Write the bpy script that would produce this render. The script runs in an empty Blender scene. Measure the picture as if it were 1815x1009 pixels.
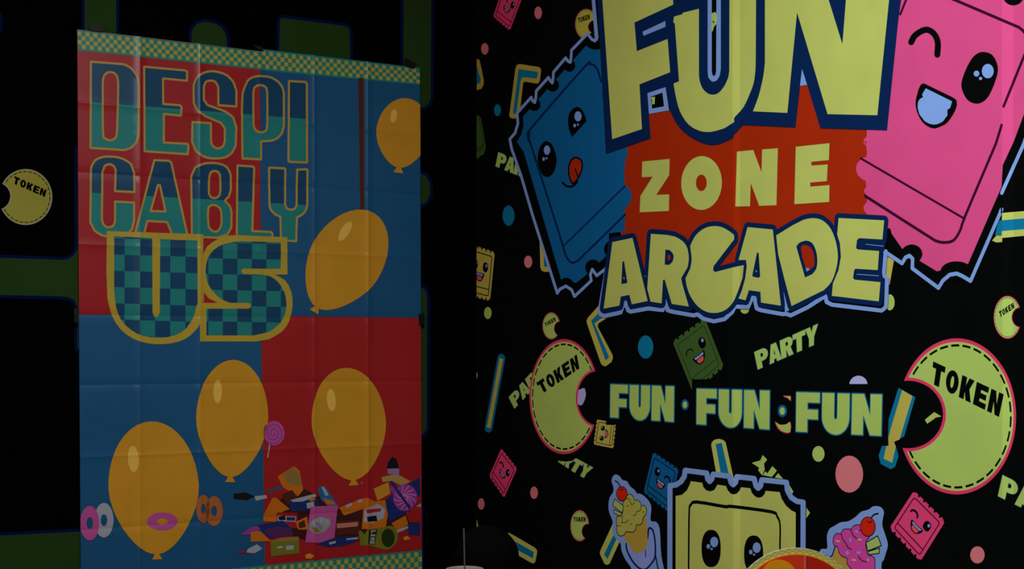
import bpy, bmesh, math, random
from mathutils import Vector, Matrix
from mathutils.geometry import delaunay_2d_cdt

random.seed(7)
S = bpy.context.scene
COL = S.collection

# ------------------------------------------------------------------ camera
FPX, CX, HORIZON, EYE = 2327.0, 907.5, 620.0, 1.5
cd = bpy.data.cameras.new('camera')
cam = bpy.data.objects.new('camera', cd)
COL.objects.link(cam)
cam.location = (0, 0, EYE)
cam.rotation_euler = (math.pi / 2, 0, 0)
cd.sensor_width = 36.0
cd.lens = 36.0 * FPX / 1815.0
cd.shift_y = -(504.5 - HORIZON) / 1815.0
cd.clip_start = 0.05
S.camera = cam

# ------------------------------------------------------------------ light
W = bpy.data.worlds.new('world')
S.world = W
W.use_nodes = True
W.node_tree.nodes['Background'].inputs[0].default_value = (1.0, 0.6, 0.45, 1)
W.node_tree.nodes['Background'].inputs[1].default_value = 0.024


def area(name, loc, target, size, power, color):
    l = bpy.data.lights.new(name, 'AREA')
    l.shape = 'RECTANGLE'
    l.size, l.size_y = size
    l.energy = power
    l.color = color
    o = bpy.data.objects.new(name, l)
    COL.objects.link(o)
    o.location = loc
    d = Vector(target) - Vector(loc)
    o.rotation_euler = d.to_track_quat('-Z', 'Y').to_euler()
    return o


area('ceiling_downlight', (-0.25, 1.9, 3.36), (-0.30, 2.2, 1.22), (0.5, 0.5), 90, (0.72, 0.93, 1.0))
area('warm_fill', (-2.6, -5.0, 3.0), (0.0, 4.6, 1.4), (1.6, 1.2), 156, (1.0, 0.34, 0.18))  # added warm fill from behind the camera for ambient light, no known fixture
S.view_settings.view_transform = 'Standard'
S.view_settings.look = 'None'
S.view_settings.exposure = 0.0
S.view_settings.gamma = 1.0
S.view_settings.use_curve_mapping = False

# ------------------------------------------------------------------ walls as planes
YC = 5.35
CORNER = Vector(((845 - CX) / FPX * YC, YC, 0))
DL = Vector((0.862, 0.507, 0)).normalized()        # along the left wall, towards the corner
DR = Vector((DL.y, -DL.x, 0))                      # along the right wall, away from the corner
UP = Vector((0, 0, 1))


class Frame:
    """local frame of a wall covering: x along the wall, z up, -y into the room"""
    def __init__(s, along, out):
        s.X = along
        s.Y = UP.cross(along)
        s.o = CORNER - s.Y * out
        s.M = Matrix((( s.X.x, s.Y.x, 0, s.o.x), (s.X.y, s.Y.y, 0, s.o.y), (0, 0, 1, 0), (0, 0, 0, 1)))

    def uv(s, x, y):
        d = Vector(((x - CX) / FPX, 1, -(y - HORIZON) / FPX))
        t = s.Y.dot(s.o - Vector((0, 0, 0))) / s.Y.dot(d)
        p = d * t
        return (p - s.o).dot(s.X), p.z + EYE


FL = Frame(DL, 0.012)
FP = Frame(DL, 0.030)
FR = Frame(DR, 0.012)

# ------------------------------------------------------------------ materials
def lin(c):
    c /= 255.0
    return c / 12.92 if c <= 0.04045 else ((c + 0.055) / 1.055) ** 2.4


GAIN = {'R': 2.0, 'L': 2.1, 'P': 2.25, 'O': 1.0}
DIM = {'R': 0.92, 'L': 0.94, 'P': 0.92, 'O': 1.0}
MATS = {}
SEAMS = [FR.uv(1300, 620)[0], FR.uv(1313, 620)[0], FR.uv(1777, 620)[0], FR.uv(1797, 620)[0]]


def mat(name, rgb, kind, rough=None, spec=None, gain=None):
    """printed ink: a flat colour with slight unevenness; R = fabric, L = vinyl, P = plastic poster, O = plain"""
    key = name + '_' + kind
    if key in MATS:
        return MATS[key]
    m = bpy.data.materials.new(key)
    MATS[key] = m
    m.use_nodes = True
    nt = m.node_tree
    N, K = nt.nodes, nt.links.new
    b = N['Principled BSDF']
    if isinstance(rgb[0], float):
        c = list(rgb)                                  # a reflectance
    else:
        g = gain or (GAIN[kind],) * 3
        c = [min(0.85, lin(rgb[i] * DIM[kind]) * g[i]) for i in range(3)]
    b.inputs['Roughness'].default_value = rough if rough is not None else {'R': 0.85, 'L': 0.8, 'P': 0.36, 'O': 0.6}[kind]
    b.inputs['Specular IOR Level'].default_value = spec if spec is not None else {'R': 0.0, 'L': 0.0, 'P': 0.30, 'O': 0.3}[kind]
    tc = N.new('ShaderNodeTexCoord')
    no = N.new('ShaderNodeTexNoise')
    no.inputs['Scale'].default_value = 7.0
    no.inputs['Detail'].default_value = 5.0
    K(tc.outputs['Object'], no.inputs['Vector'])
    mr = N.new('ShaderNodeMapRange')
    mr.inputs['To Min'].default_value = 0.88
    mr.inputs['To Max'].default_value = 1.12
    K(no.outputs['Fac'], mr.inputs['Value'])
    fac = mr.outputs['Result']
    if kind == 'R':
        sx = N.new('ShaderNodeSeparateXYZ')
        K(tc.outputs['Object'], sx.inputs[0])
        for a, z in ((SEAMS[0], SEAMS[1]), (SEAMS[2], SEAMS[3])):
            g1 = N.new('ShaderNodeMath'); g1.operation = 'COMPARE'
            K(sx.outputs['X'], g1.inputs[0])
            g1.inputs[1].default_value = (a + z) / 2
            g1.inputs[2].default_value = (z - a) / 2
            g2 = N.new('ShaderNodeMath'); g2.operation = 'MULTIPLY_ADD'
            K(g1.outputs[0], g2.inputs[0])
            g2.inputs[1].default_value = 0.17
            g2.inputs[2].default_value = 1.0
            g3 = N.new('ShaderNodeMath'); g3.operation = 'MULTIPLY'
            K(fac, g3.inputs[0]); K(g2.outputs[0], g3.inputs[1])
            fac = g3.outputs[0]
    vm = N.new('ShaderNodeVectorMath'); vm.operation = 'SCALE'
    vm.inputs[0].default_value = c
    K(fac, vm.inputs['Scale'])
    K(vm.outputs[0], b.inputs['Base Color'])
    return m


# ------------------------------------------------------------------ 2D drawing kit (photo coordinates of flat prints -> wall coordinates)
ZR = dict(a=(830, 0, 300/1081), b=(830, 270, 300/1044), c=(830, 540, 300/1164), d=(830, 770, 350/1478),
          e=(1040, 0, 290/1045), f=(1300, 0, 300/1081), g=(1500, 0, 315/1135), h=(1500, 250, 315/1025),
          i=(1500, 500, 315/1222), j=(1450, 740, 365/1369), A=(1050, 360, 280/1177), B=(1300, 360, 300/1261),
          k=(1060, 560, 270/1048), l=(1300, 560, 300/1164), m=(1150, 780, 330/1454), n=(1280, 900, 320/1815),
          o=(1110, 230, 380/1815), p=(410, 780, 350/1542), q=(0, 280, 160/1153), r=(440, 60, 160/673),
          s=(440, 270, 160/1009), t=(340, 390, 200/877), w=(0, 400, 160/807), x=(1060, 820, 140/747),
          y=(840, 780, 120/673), aa=(870, 0, 130/1009), bb=(835, 90, 130/570), cc=(920, 160, 200/673),
          dd=(1130, 780, 110/793), ee=(1540, 640, 275/1067), ff=(1720, 200, 95/369),
          P1=(100, 0, 400/1345), P2=(460, 0, 400/1345), P3=(100, 280, 400/1187), P4=(440, 280, 400/1187),
          P5=(100, 600, 380/937), P6=(440, 600, 420/1036), px=(0, 0, 1.0))


def Z(k, *v):
    x0, y0, s = ZR[k]
    if len(v) == 1 and isinstance(v[0], (list, tuple)):
        v = v[0]
    return [(x0 + v[i] * s, y0 + v[i + 1] * s) for i in range(0, len(v), 2)]


def smooth(pts, n=4, closed=True):
    out = []
    L = len(pts)
    rng = range(L) if closed else range(L - 1)
    for i in rng:
        if closed:
            p0, p1, p2, p3 = pts[i - 1], pts[i], pts[(i + 1) % L], pts[(i + 2) % L]
        else:
            p0, p1, p2, p3 = pts[max(i - 1, 0)], pts[i], pts[i + 1], pts[min(i + 2, L - 1)]
        for j in range(n):
            t = j / n
            out.append(tuple(0.5 * (2 * p1[a] + (p2[a] - p0[a]) * t + (2 * p0[a] - 5 * p1[a] + 4 * p2[a] - p3[a]) * t * t
                                    + (3 * p1[a] - p0[a] - 3 * p2[a] + p3[a]) * t ** 3) for a in (0, 1)))
    if not closed:
        out.append(pts[-1])
    return out


def ell(cx, cy, rx, ry, rot=0, n=28, e=1.0, a0=0, a1=2 * math.pi):
    out = []
    full = abs(a1 - a0 - 2 * math.pi) < 1e-6
    for i in range(n if full else n + 1):
        t = a0 + (a1 - a0) * i / n
        c, s_ = math.cos(t), math.sin(t)
        c = math.copysign(abs(c) ** e, c); s_ = math.copysign(abs(s_) ** e, s_)
        x, y = rx * c, ry * s_
        out.append((cx + x * math.cos(rot) - y * math.sin(rot), cy + x * math.sin(rot) + y * math.cos(rot)))
    return out


def zell(k, x, y, rx, ry, rot=0, n=24, e=1.0):
    x0, y0, s = ZR[k]
    return ell(x0 + x * s, y0 + y * s, rx * s, ry * s, rot, n, e)


def stroke(pts, w, closed=False, ax=0.8, cap=True):
    """outline of half width w/2 along pts, as a list of overlapping polygons"""
    out = []
    q = [(x / ax, y) for x, y in pts]
    L = len(q)
    h = w / 2
    for i in range(L if closed else L - 1):
        a, b = q[i], q[(i + 1) % L]
        dx, dy = b[0] - a[0], b[1] - a[1]
        l = math.hypot(dx, dy)
        if l < 1e-6:
            continue
        nx, ny = -dy / l * h, dx / l * h
        out.append([(a[0] + nx, a[1] + ny), (b[0] + nx, b[1] + ny), (b[0] - nx, b[1] - ny), (a[0] - nx, a[1] - ny)])
    for i, p in enumerate(q):
        if not closed and not cap and i in (0, L - 1):
            continue
        out.append(ell(p[0], p[1], h, h, 0.13 + i * 0.37, 12))
    return [[(x * ax, y) for x, y in poly] for poly in out]


def inside(poly, x, y):
    r = False
    j = len(poly) - 1
    for i in range(len(poly)):
        xi, yi = poly[i]
        xj, yj = poly[j]
        if (yi > y) != (yj > y) and x < (xj - xi) * (y - yi) / (yj - yi) + xi:
            r = not r
        j = i
    return r


class Lay:
    """one ink: polygons filled even-odd ('eo') or as a union ('un'); pick(x, y) may choose among several inks"""
    def __init__(s, m, polys, mode='eo', pick=None, cuts=None):
        if polys and isinstance(polys[0], tuple):
            polys = [polys]
        s.m, s.polys, s.mode, s.pick, s.cuts = m, polys, mode, pick, cuts or []
        s.bb = [(min(p[0] for p in q), max(p[0] for p in q), min(p[1] for p in q), max(p[1] for p in q)) for q in polys]

    def hit(s, x, y):
        r = False
        for q, b in zip(s.polys, s.bb):
            if b[0] <= x <= b[1] and b[2] <= y <= b[3] and inside(q, x, y):
                if s.mode == 'un':
                    return True
                r = not r
        return r


def link(name, me, parent, M=None):
    o = bpy.data.objects.new(name, me)
    COL.objects.link(o)
    if parent is not None:
        o.parent = parent
    return o


STEP = 0.00035
CREASE_U, CREASE_V = [], []


OFFS = (-0.075, -0.03, -0.009, -0.004, 0.0, 0.004, 0.009, 0.03, 0.075)
PROF = (0.0, 0.10, 0.30, 0.72, 1.0, 0.72, 0.30, 0.10, 0.0)


def fold(d):
    """piecewise linear fold profile, so that every ink film bends exactly like the sheet under it"""
    if d <= OFFS[0] or d >= OFFS[-1]:
        return 0.0
    for i in range(len(OFFS) - 1):
        if d <= OFFS[i + 1]:
            t = (d - OFFS[i]) / (OFFS[i + 1] - OFFS[i])
            return PROF[i] + (PROF[i + 1] - PROF[i]) * t
    return 0.0


HU = (0.0042, 0.0034, 0.0014, 0.0036, 0.0046)
HV = (0.0024, -0.0026, 0.0022, -0.0022, -0.0026, 0.0024, -0.0024)


def crease_height(u, v):
    return sum(h * fold(u - c) for h, c in zip(HU, CREASE_U)) + sum(h * fold(v - c) for h, c in zip(HV, CREASE_V))


def flat(name, parent, frame, layers, level, clip=None, label=None, stuff=False):
    """flat printed shape: all inks of one motif flattened to a single sheet; level = how many ink films lie under it"""
    verts, edges = [], []

    def add(q):
        k = len(verts)
        n = len(q)
        verts.extend(Vector((p[0], p[1])) for p in q)
        edges.extend((k + i, k + (i + 1) % n) for i in range(n))
    for l in layers:
        for q in l.polys:
            add(q)
        for a, b in l.cuts:
            k = len(verts)
            verts.extend((Vector(a), Vector(b)))
            edges.append((k, k + 1))
    for c in (clip or []):
        add(c[1])
    vo, eo, fo = delaunay_2d_cdt(verts, edges, [], 0, 1e-4)[:3]
    me = bpy.data.meshes.new(name)
    bm = bmesh.new()
    mats = []
    used = {}
    for f in fo:
        x = sum(vo[i][0] for i in f) / len(f)
        y = sum(vo[i][1] for i in f) / len(f)
        if clip and not all(inside(c[1], x, y) == c[0] for c in clip):
            continue
        m = None
        for l in reversed(layers):
            if l.hit(x, y):
                m = l.pick(x, y) if l.pick else l.m
                break
        if m is None:
            continue
        if m not in mats:
            mats.append(m)
        vs = []
        for i in f:
            if i not in used:
                u, v = frame.uv(vo[i][0], vo[i][1])
                used[i] = bm.verts.new((u, -STEP * level, v))
            vs.append(used[i])
        if len(set(vs)) < 3:
            continue
        try:
            nf = bm.faces.new(vs)
        except ValueError:
            continue
        nf.material_index = mats.index(m)
        nf.normal_update()
        if nf.normal.y > 0:
            nf.normal_flip()
    if frame is FP:
        crease(bm)
    bm.to_mesh(me)
    bm.free()
    if frame is FP:
        me.polygons.foreach_set('use_smooth', [True] * len(me.polygons))
    for m in mats:
        me.materials.append(m)
    o = link(name, me, parent)
    if label:
        o['label'] = label
    return o


def crease(bm):
    us = [v.co.x for v in bm.verts]
    vs = [v.co.z for v in bm.verts]
    if not us:
        return
    offs = OFFS
    for c in CREASE_U:
        for d in offs:
            if min(us) < c + d < max(us):
                bmesh.ops.bisect_plane(bm, geom=bm.verts[:] + bm.edges[:] + bm.faces[:], dist=1e-6, plane_co=(c + d, 0, 0), plane_no=(1, 0, 0))
    for c in CREASE_V:
        for d in offs:
            if min(vs) < c + d < max(vs):
                bmesh.ops.bisect_plane(bm, geom=bm.verts[:] + bm.edges[:] + bm.faces[:], dist=1e-6, plane_co=(0, 0, c + d), plane_no=(0, 0, 1))
    for v in bm.verts:
        v.co.y -= crease_height(v.co.x, v.co.z)


# block letters in a unit box, y down
ARC = lambda cx, cy, rx, ry, a, b, n=7: [(cx + rx * math.cos(math.radians(a + (b - a) * i / n)), cy + ry * math.sin(math.radians(a + (b - a) * i / n))) for i in range(n + 1)]
PH = [(.42, .21), (.52, .21)] + ARC(.52, .32, .1, .11, -90, 90) + [(.42, .43)]
GL = {
    'F': [[(0, 0), (1, 0), (1, .25), (.48, .25), (.48, .43), (.93, .43), (.93, .67), (.48, .67), (.48, 1), (0, 1)]],
    'U': [[(0, 0), (.44, 0)] + ARC(.5, .58, .06, .07, 180, 0) + [(.56, 0), (1, 0)] + ARC(.5, .6, .5, .43, 0, 180, 14)],
    'N': [[(0, 0), (.4, 0), (.62, .52), (.62, 0), (1, 0), (1, 1), (.62, 1), (.38, .5), (.38, 1), (0, 1)]],
    'P': [[(0, 0), (.6, 0)] + ARC(.6, .32, .4, .32, -90, 90) + [(.42, .64), (.42, 1), (0, 1)], PH],
    'A': [[(.3, 0), (.7, 0), (1, 1), (.63, 1), (.59, .83), (.41, .83), (.37, 1), (0, 1)], [(.5, .28), (.56, .6), (.44, .6)]],
    'R': [[(0, 0), (.6, 0)] + ARC(.6, .3, .38, .3, -90, 60) + [(1, 1), (.6, 1), (.46, .64), (.42, .64), (.42, 1), (0, 1)], PH],
    'T': [[(0, 0), (1, 0), (1, .27), (.71, .27), (.71, 1), (.29, 1), (.29, .27), (0, .27)]],
    'Y': [[(0, 0), (.38, 0), (.5, .3), (.62, 0), (1, 0), (.7, .58), (.7, 1), (.3, 1), (.3, .58)]],
    'O': [ell(.5, .5, .5, .52, 0, 24), ell(.5, .5, .13, .27, 0, 16)],
    'K': [[(0, 0), (.4, 0), (.4, .36), (.58, 0), (1, 0), (.72, .46), (1, 1), (.56, 1), (.4, .66), (.4, 1), (0, 1)]],
    'E': [[(0, 0), (1, 0), (1, .25), (.44, .25), (.44, .38), (.92, .38), (.92, .62), (.44, .62), (.44, .75), (1, .75), (1, 1), (0, 1)]],
    'L': [[(0, 0), (.42, 0), (.42, .74), (1, .74), (1, 1), (0, 1)]],
    'I': [[(.2, 0), (.8, 0), (.8, 1), (.2, 1)]],
    'M': [[(0, 0), (.35, 0), (.5, .4), (.65, 0), (1, 0), (1, 1), (.7, 1), (.7, .5), (.55, .85), (.45, .85), (.3, .5), (.3, 1), (0, 1)]],
}


def bil(quad, u, v):
    (ax, ay), (bx, by), (cx, cy), (dx, dy) = quad      # TL TR BR BL
    return ((ax * (1 - u) + bx * u) * (1 - v) + (dx * (1 - u) + cx * u) * v,
            (ay * (1 - u) + by * u) * (1 - v) + (dy * (1 - u) + cy * u) * v)


def word(text, quad, gap=0.035, widths=None):
    n = len(text)
    ws = widths or [1] * n
    tot = sum(ws)
    out = []
    x = 0.0
    for ch, w_ in zip(text, ws):
        w_ = w_ / tot * (1 - gap * (n - 1))
        out.append([[bil(quad, x + px_ * w_, py_) for px_, py_ in poly] for poly in GL[ch]])
        x += w_ + gap
    return out


def flatlist(l):
    return [p for q in l for p in q]


# ------------------------------------------------------------------ naming
def tag(o, label, cat, group=None):
    o['label'] = label
    o['category'] = cat
    if group:
        o['group'] = group
    return o


def empty(name, loc=(0, 0, 0)):
    o = bpy.data.objects.new(name, None)
    COL.objects.link(o)
    o.location = loc
    o.empty_display_size = 0.1
    return o


def box(bm, lo, hi, mi=0):
    r = bmesh.ops.create_cube(bm, size=1.0)
    for v in r['verts']:
        v.co = Vector([lo[i] + (v.co[i] + 0.5) * (hi[i] - lo[i]) for i in range(3)])
    for f in {f for v in r['verts'] for f in v.link_faces}:
        f.material_index = mi
    return r['verts']


def mesh(name, bm, mats, parent=None, smooth_=False):
    me = bpy.data.meshes.new(name)
    bmesh.ops.recalc_face_normals(bm, faces=bm.faces[:])
    bm.to_mesh(me)
    bm.free()
    for m in (mats if isinstance(mats, list) else [mats]):
        me.materials.append(m)
    if smooth_:
        me.polygons.foreach_set('use_smooth', [True] * len(me.polygons))
    return link(name, me, parent)


# ------------------------------------------------------------------ the room
WALLM = mat('wall_paint', (60, 60, 66), 'O', 0.8, 0.1, (1, 1, 1))
FLOORM = mat('floor_carpet', (58, 56, 60), 'O', 0.95, 0.05, (1, 1, 1))
bm = bmesh.new()
box(bm, (-5, -4.5, -0.1), (4, 6.2, 0))
o = mesh('floor', bm, FLOORM); o['kind'] = 'structure'
bm = bmesh.new()
box(bm, (-4.6, 0, 0), (0.12, 0.12, 3.3))
o = mesh('wall_left', bm, WALLM); o['kind'] = 'structure'
o.matrix_world = Frame(DL, 0).M
bm = bmesh.new()
box(bm, (0, 0, 0), (6.2, 0.12, 3.3))
o = mesh('wall_right', bm, WALLM); o['kind'] = 'structure'
o.matrix_world = Frame(DR, 0).M


# inks -------------------------------------------------------------------
def R(name, rgb):
    return mat(name, rgb, 'R')


BLACK = R('black_ink', (0.0028, 0.0034, 0.0032))
LEMON = R('lemon_ink', (0.57, 0.60, 0.132))
LIME = R('lime_ink', (0.463, 0.625, 0.132))
NAVY = R('navy_ink', (0.004, 0.020, 0.087))
PALE = R('pale_blue_ink', (0.24, 0.385, 0.775))
RED = R('orange_red_ink', (0.44, 0.026, 0.004))
PINK = R('pink_ink', (0.78, 0.080, 0.25))
HOT = R('hot_pink_ink', (0.83, 0.062, 0.20))
BLUE = R('ocean_blue_ink', (0.0065, 0.122, 0.316))
GREEN = R('leaf_green_ink', (0.0575, 0.122, 0.026))
CORAL = R('coral_ink', (0.775, 0.21, 0.234))
TEAL = R('teal_ink', (10, 96, 128))
LAV = R('lavender_ink', (150, 150, 190))
ROSE = R('rose_rim_ink', (186, 46, 82))
TAN = R('waffle_tan_ink', (150, 126, 48))
CREAMP = R('berry_cream_ink', (176, 56, 128))
CHERRY = R('cherry_ink', (176, 30, 10))
MUSTARD = R('mustard_ink', (158, 146, 62))
DARKLINE = R('dark_line_ink', (12, 10, 30))


def backdrop(name, label, frame, u0, u1, z0, z1, m):
    root = empty(name)
    root.matrix_world = frame.M
    tag(root, label, 'backdrop')
    bm = bmesh.new()
    box(bm, (u0, 0, z0), (u1, 0.004, z1))
    mesh('fabric', bm, m, root)
    return root


# ================================================================== RIGHT BACKDROP
RB = backdrop('printed_backdrop', 'large black printed backdrop reading FUN ZONE ARCADE on the right wall', FR, 0.0, 5.6, 0.04, 3.26, BLACK)
CLIPR = [(True, [(845, -300), (2600, -300), (2600, 1500), (845, 1500)])]


def rp(name, layers, level, label=None, clip=None, parent=None):
    return flat(name, parent or RB, FR, layers, level, CLIPR + (clip or []), label)


# dots
for k, x, y, rx, ry, m, lb in [
        ('a', 447, 82, 24, 40, CORAL, 0), ('a', 106, 312, 24, 37, CORAL, 0), ('a', 187, 704, 22, 38, TEAL, 0),
        ('b', 249, 391, 37, 63, TEAL, 0), ('b', 370, 676, 25, 38, CORAL, 0), ('c', 135, 58, 26, 42, LIME, 0),
        ('k', 328, 215, 53, 80, TEAL, 0), ('l', 585, 950, 42, 54, LIME, 0), ('j', 208, 378, 92, 123, CORAL, 0),
        ('j', 1060, 915, 48, 57, CORAL, 0), ('d', 97, 522, 25, 43, CORAL, 0), ('d', 493, 438, 29, 46, CORAL, 0),
        ('i', 300, 140, 33, 55, LIME, 0), ('B', 85, 795, 32, 30, LIME, 0), ('c', 48, 487, 16, 30, LAV, 0)]:
    rp('confetti_dot', [Lay(m, zell(k, x, y, rx, ry))], 1)
rp('confetti_dot', [Lay(LAV, zell('l', 860, 476, 63, 64))], 1, clip=[(True, Z('l', 760, 380, 960, 380, 960, 469, 760, 469))])
rp('confetti_dot', [Lay(LAV, smooth(Z('c', 790, 575, 806, 596, 806, 640, 775, 695, 722, 650, 720, 615)))], 1)


# straws
def straw(k, outer, inner, mo=LEMON, mi=TEAL, lvl=1, sm=True):
    rp('straw_print', [Lay(mo, Z(k, outer)), Lay(mi, Z(k, inner))], lvl)


straw('bb', (375,103, 520,125, 538,133, 545,152, 534,236, 525,250, 510,255, 420,240, 405,250, 385,430, 350,525, 318,527, 300,515, 298,498, 345,140, 355,112),
      (370,142, 522,165, 512,217, 408,205, 395,212, 385,235, 352,492, 325,490), R('straw_mustard_ink', (150, 134, 48)))
straw('bb', (66,72, 84,150, 100,236, 96,268, 80,296, 40,308, 40,60), (58,165, 76,220, 72,245, 40,268, 40,100), R('straw_mustard_ink', (150, 134, 48)))
straw('c', (905,0, 822,92, 814,112, 818,134, 912,404, 925,420, 945,425, 985,396, 995,370, 992,345, 890,152, 895,130, 950,95, 1000,40),
      (905,50, 845,112, 945,386, 970,362, 868,130, 930,85), MUSTARD)
rp('straw_print', [Lay(TEAL, stroke(Z('c', 228, 370, 140, 850), 16, ax=0.85), 'un'), Lay(MUSTARD, stroke(Z('c', 228, 372, 140, 848), 7.5, ax=0.85, cap=False), 'un')], 1)
straw('x', (200,440, 145,570, 20,840, 18,865, 28,888, 62,960, 85,970, 110,958, 200,760, 260,640), (230,520, 145,690, 58,870, 90,915, 165,745, 260,560))
straw('m', (488,42, 492,20, 512,0, 545,-8, 580,0, 600,18, 670,330, 540,330), (522,32, 570,24, 640,330, 575,330))
straw('ee', (205,185, 320,250, 243,520, 175,555, 190,600, 205,655, 180,730, 150,745, 82,708, 68,652, 90,585, 137,583, 133,520, 137,400),
      (230,200, 300,243, 212,540, 172,557, 186,590, 160,700, 102,672, 120,587, 136,583, 134,535, 150,470), TEAL, MUSTARD)
straw('ff', (150,880, 180,845, 215,846, 218,690, 700,650, 700,815, 220,862, 219,890, 180,893), (195,742, 700,700, 700,775, 217,815, 215,842, 170,842))
straw('d', (300,735, 355,765, 500,850, 514,866, 516,885, 502,955, 490,968, 470,962, 300,865), (300,775, 385,822, 490,882, 485,930, 300,832))
rp('straw_print', [Lay(LEMON, Z('y', -20, 700, 10, 710, 47, 870, -20, 884))], 1)
straw('b', (440,520, 560,735, 470,738, 452,730, 445,710), (466,620, 540,708, 468,706), MUSTARD)
rp('straw_print', [Lay(MUSTARD, Z('h', 232, 660, 275, 690, 250, 830, 230, 800))], 1)


# party words
def party(text, quad, clip=None):
    polys = flatlist(word(text, quad, 0.0))
    edge = R('word_edge_ink', (10, 70, 80))
    lays = [Lay(edge, [s_ for q in polys for s_ in stroke(q, 2.0, True, 0.75)], 'un')]
    for lt in word(text, quad, 0.0):
        lays.append(Lay(LIME, lt))
    rp('party_lettering', lays, 1, clip=clip)


party('PARTY', Z('bb', 212, 788, 560, 925, 535, 1040, 190, 898))
party('PARTY', Z('l', 143, 250, 582, 55, 578, 190, 168, 370))
party('PARTY', Z('c', 278, 638, 560, 330, 600, 420, 318, 716))
party('PARTY', Z('d', 595, 66, 936, 250, 886, 338, 545, 150), [(True, Z('d', 680, 198, 730, 206, 775, 200, 820, 172, 960, 235, 890, 350, 670, 205))])
party('PARTY', Z('ee', 920, 785, 1495, 1070, 1465, 1212, 888, 930))
rp('party_lettering', [Lay(LIME, [Z('m', 890,118, 925,155, 900,185, 906,232, 886,277, 855,238, 862,218, 805,180, 872,160),
                                 Z('m', 965,205, 1000,240, 985,262, 960,290, 890,275, 912,245, 926,262, 945,235),
                                 Z('m', 1010,260, 1050,305, 985,295), Z('m', 1090,340, 1130,405, 1112,430), Z('m', 1232,530, 1260,570, 1230,612)], 'un')], 1)
rp('party_lettering', [Lay(LIME, Z('ee', 450,352, 500,382, 460,390, 445,402, 402,432, 386,405))], 1)


# small smiling tickets
def ticket(quad, m, wink=None, line=None, clip=None, lvl=2, label=None, mouthm=None):
    """wink: 'l', 'r' or None; quad TL TR BR BL, teeth along the top and bottom edges"""
    ln = line or DARKLINE
    body = []
    nt_ = 5
    top = [(0.0, 0.05), (0.08, 0.0)]
    for i in range(nt_):
        a = 0.08 + 0.84 * i / nt_
        b = 0.08 + 0.84 * (i + 1) / nt_
        w_ = b - a
        top += [(a + w_ * .3, 0.0), (a + w_ * .42, 0.045), (a + w_ * .58, 0.045), (a + w_ * .7, 0.0)]
    top += [(0.92, 0.0), (1.0, 0.05)]
    body = top + [(1 - x, 1 - y) for x, y in top]
    q = lambda pts: [bil(quad, x, y) for x, y in pts]
    lw = max(1.3, abs(quad[2][1] - quad[0][1]) * 0.018)
    rr = []
    for cx, cy, a in ((.85, .15, -90), (.85, .87, 0), (.15, .87, 90), (.15, .15, 180)):
        rr += ARC(cx, cy, .06, .04, a, a + 90, 4)
    lays = [Lay(m, q(body)), Lay(ln, stroke(q(rr), lw, True), 'un'), Lay(ln, stroke(q([(.09, .78), (.91, .78)]), lw, False), 'un')]
    for side, ex in (('l', .3), ('r', .7)):
        if wink == side:
            lays.append(Lay(BLACK, stroke(q(ARC(ex, .38, .1, .07, 180, 360)), lw * 1.7), 'un'))
        else:
            lays.append(Lay(BLACK, q(ell(ex, .36, .1, .1, 0, 18, 0.85))))
            lays.append(Lay(PALE, q(ell(ex + .03, .325, .035, .035, 0, 10))))
    lays.append(Lay(BLACK, q(smooth([(.33, .49), (.5, .5), (.67, .49), (.66, .57), (.58, .655), (.5, .67), (.42, .655), (.34, .57)], 3))))
    lays.append(Lay(PALE, q([(.36, .505), (.5, .515), (.64, .505), (.62, .55), (.38, .55)])))
    lays.append(Lay(R('tongue_ink', (190, 64, 66)), q(smooth([(.4, .575), (.5, .565), (.6, .575), (.56, .64), (.44, .64)], 3))))
    return rp('ticket_print', lays, lvl, label, clip)


ROSELINE = R('dark_rose_ink', (70, 6, 28))
ticket(Z('aa', 178, -210, 440, -45, 262, 425, 32, 232), HOT, 'l', ROSELINE, label='hot pink winking ticket print')
ticket(Z('b', 5, 565, 165, 615, 135, 918, -18, 880), MUSTARD, None, label='yellow laughing ticket print')
ticket(Z('k', 512, 175, 735, 12, 868, 355, 655, 530), GREEN, 'l', R('dark_green_ink', (18, 40, 12)),
       clip=[(False, Z('k', 648, 437, 900, 437, 900, 620, 648, 620))], label='green winking ticket print')
ticket(Z('dd', 205, 150, 530, 372, 395, 925, 78, 672), BLUE, 'r', R('dark_blue_ink', (6, 26, 54)), label='blue winking ticket print')
ticket(Z('j', 640, 486, 848, 690, 680, 960, 475, 738), HOT, 'l', ROSELINE, label='hot pink winking ticket print')
ticket(Z('y', 275, 82, 432, 282, 300, 580, 152, 362), HOT, 'l', ROSELINE, label='hot pink winking ticket print')
ticket(Z('c', 862, 962, 885, 790, 1018, 815, 1000, 990), MUSTARD, None, label='small yellow ticket print lying sideways',
       clip=[(False, Z('c', 948, 700, 1100, 700, 1100, 828, 948, 828))])
rp('ticket_print', [Lay(GREEN, Z('bb', 30, 500, 62, 506, 78, 525, 115, 745, 100, 806, 80, 812, 60, 832, 30, 845)),
                    Lay(R('dark_green_ink', (18, 40, 12)), stroke(Z('bb', 66, 520, 100, 735, 88, 760, 40, 785), 1.5) + stroke(Z('bb', 98, 735, 40, 768), 1.5), 'un')], 2,
   'green ticket print cut off at the corner')


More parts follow.
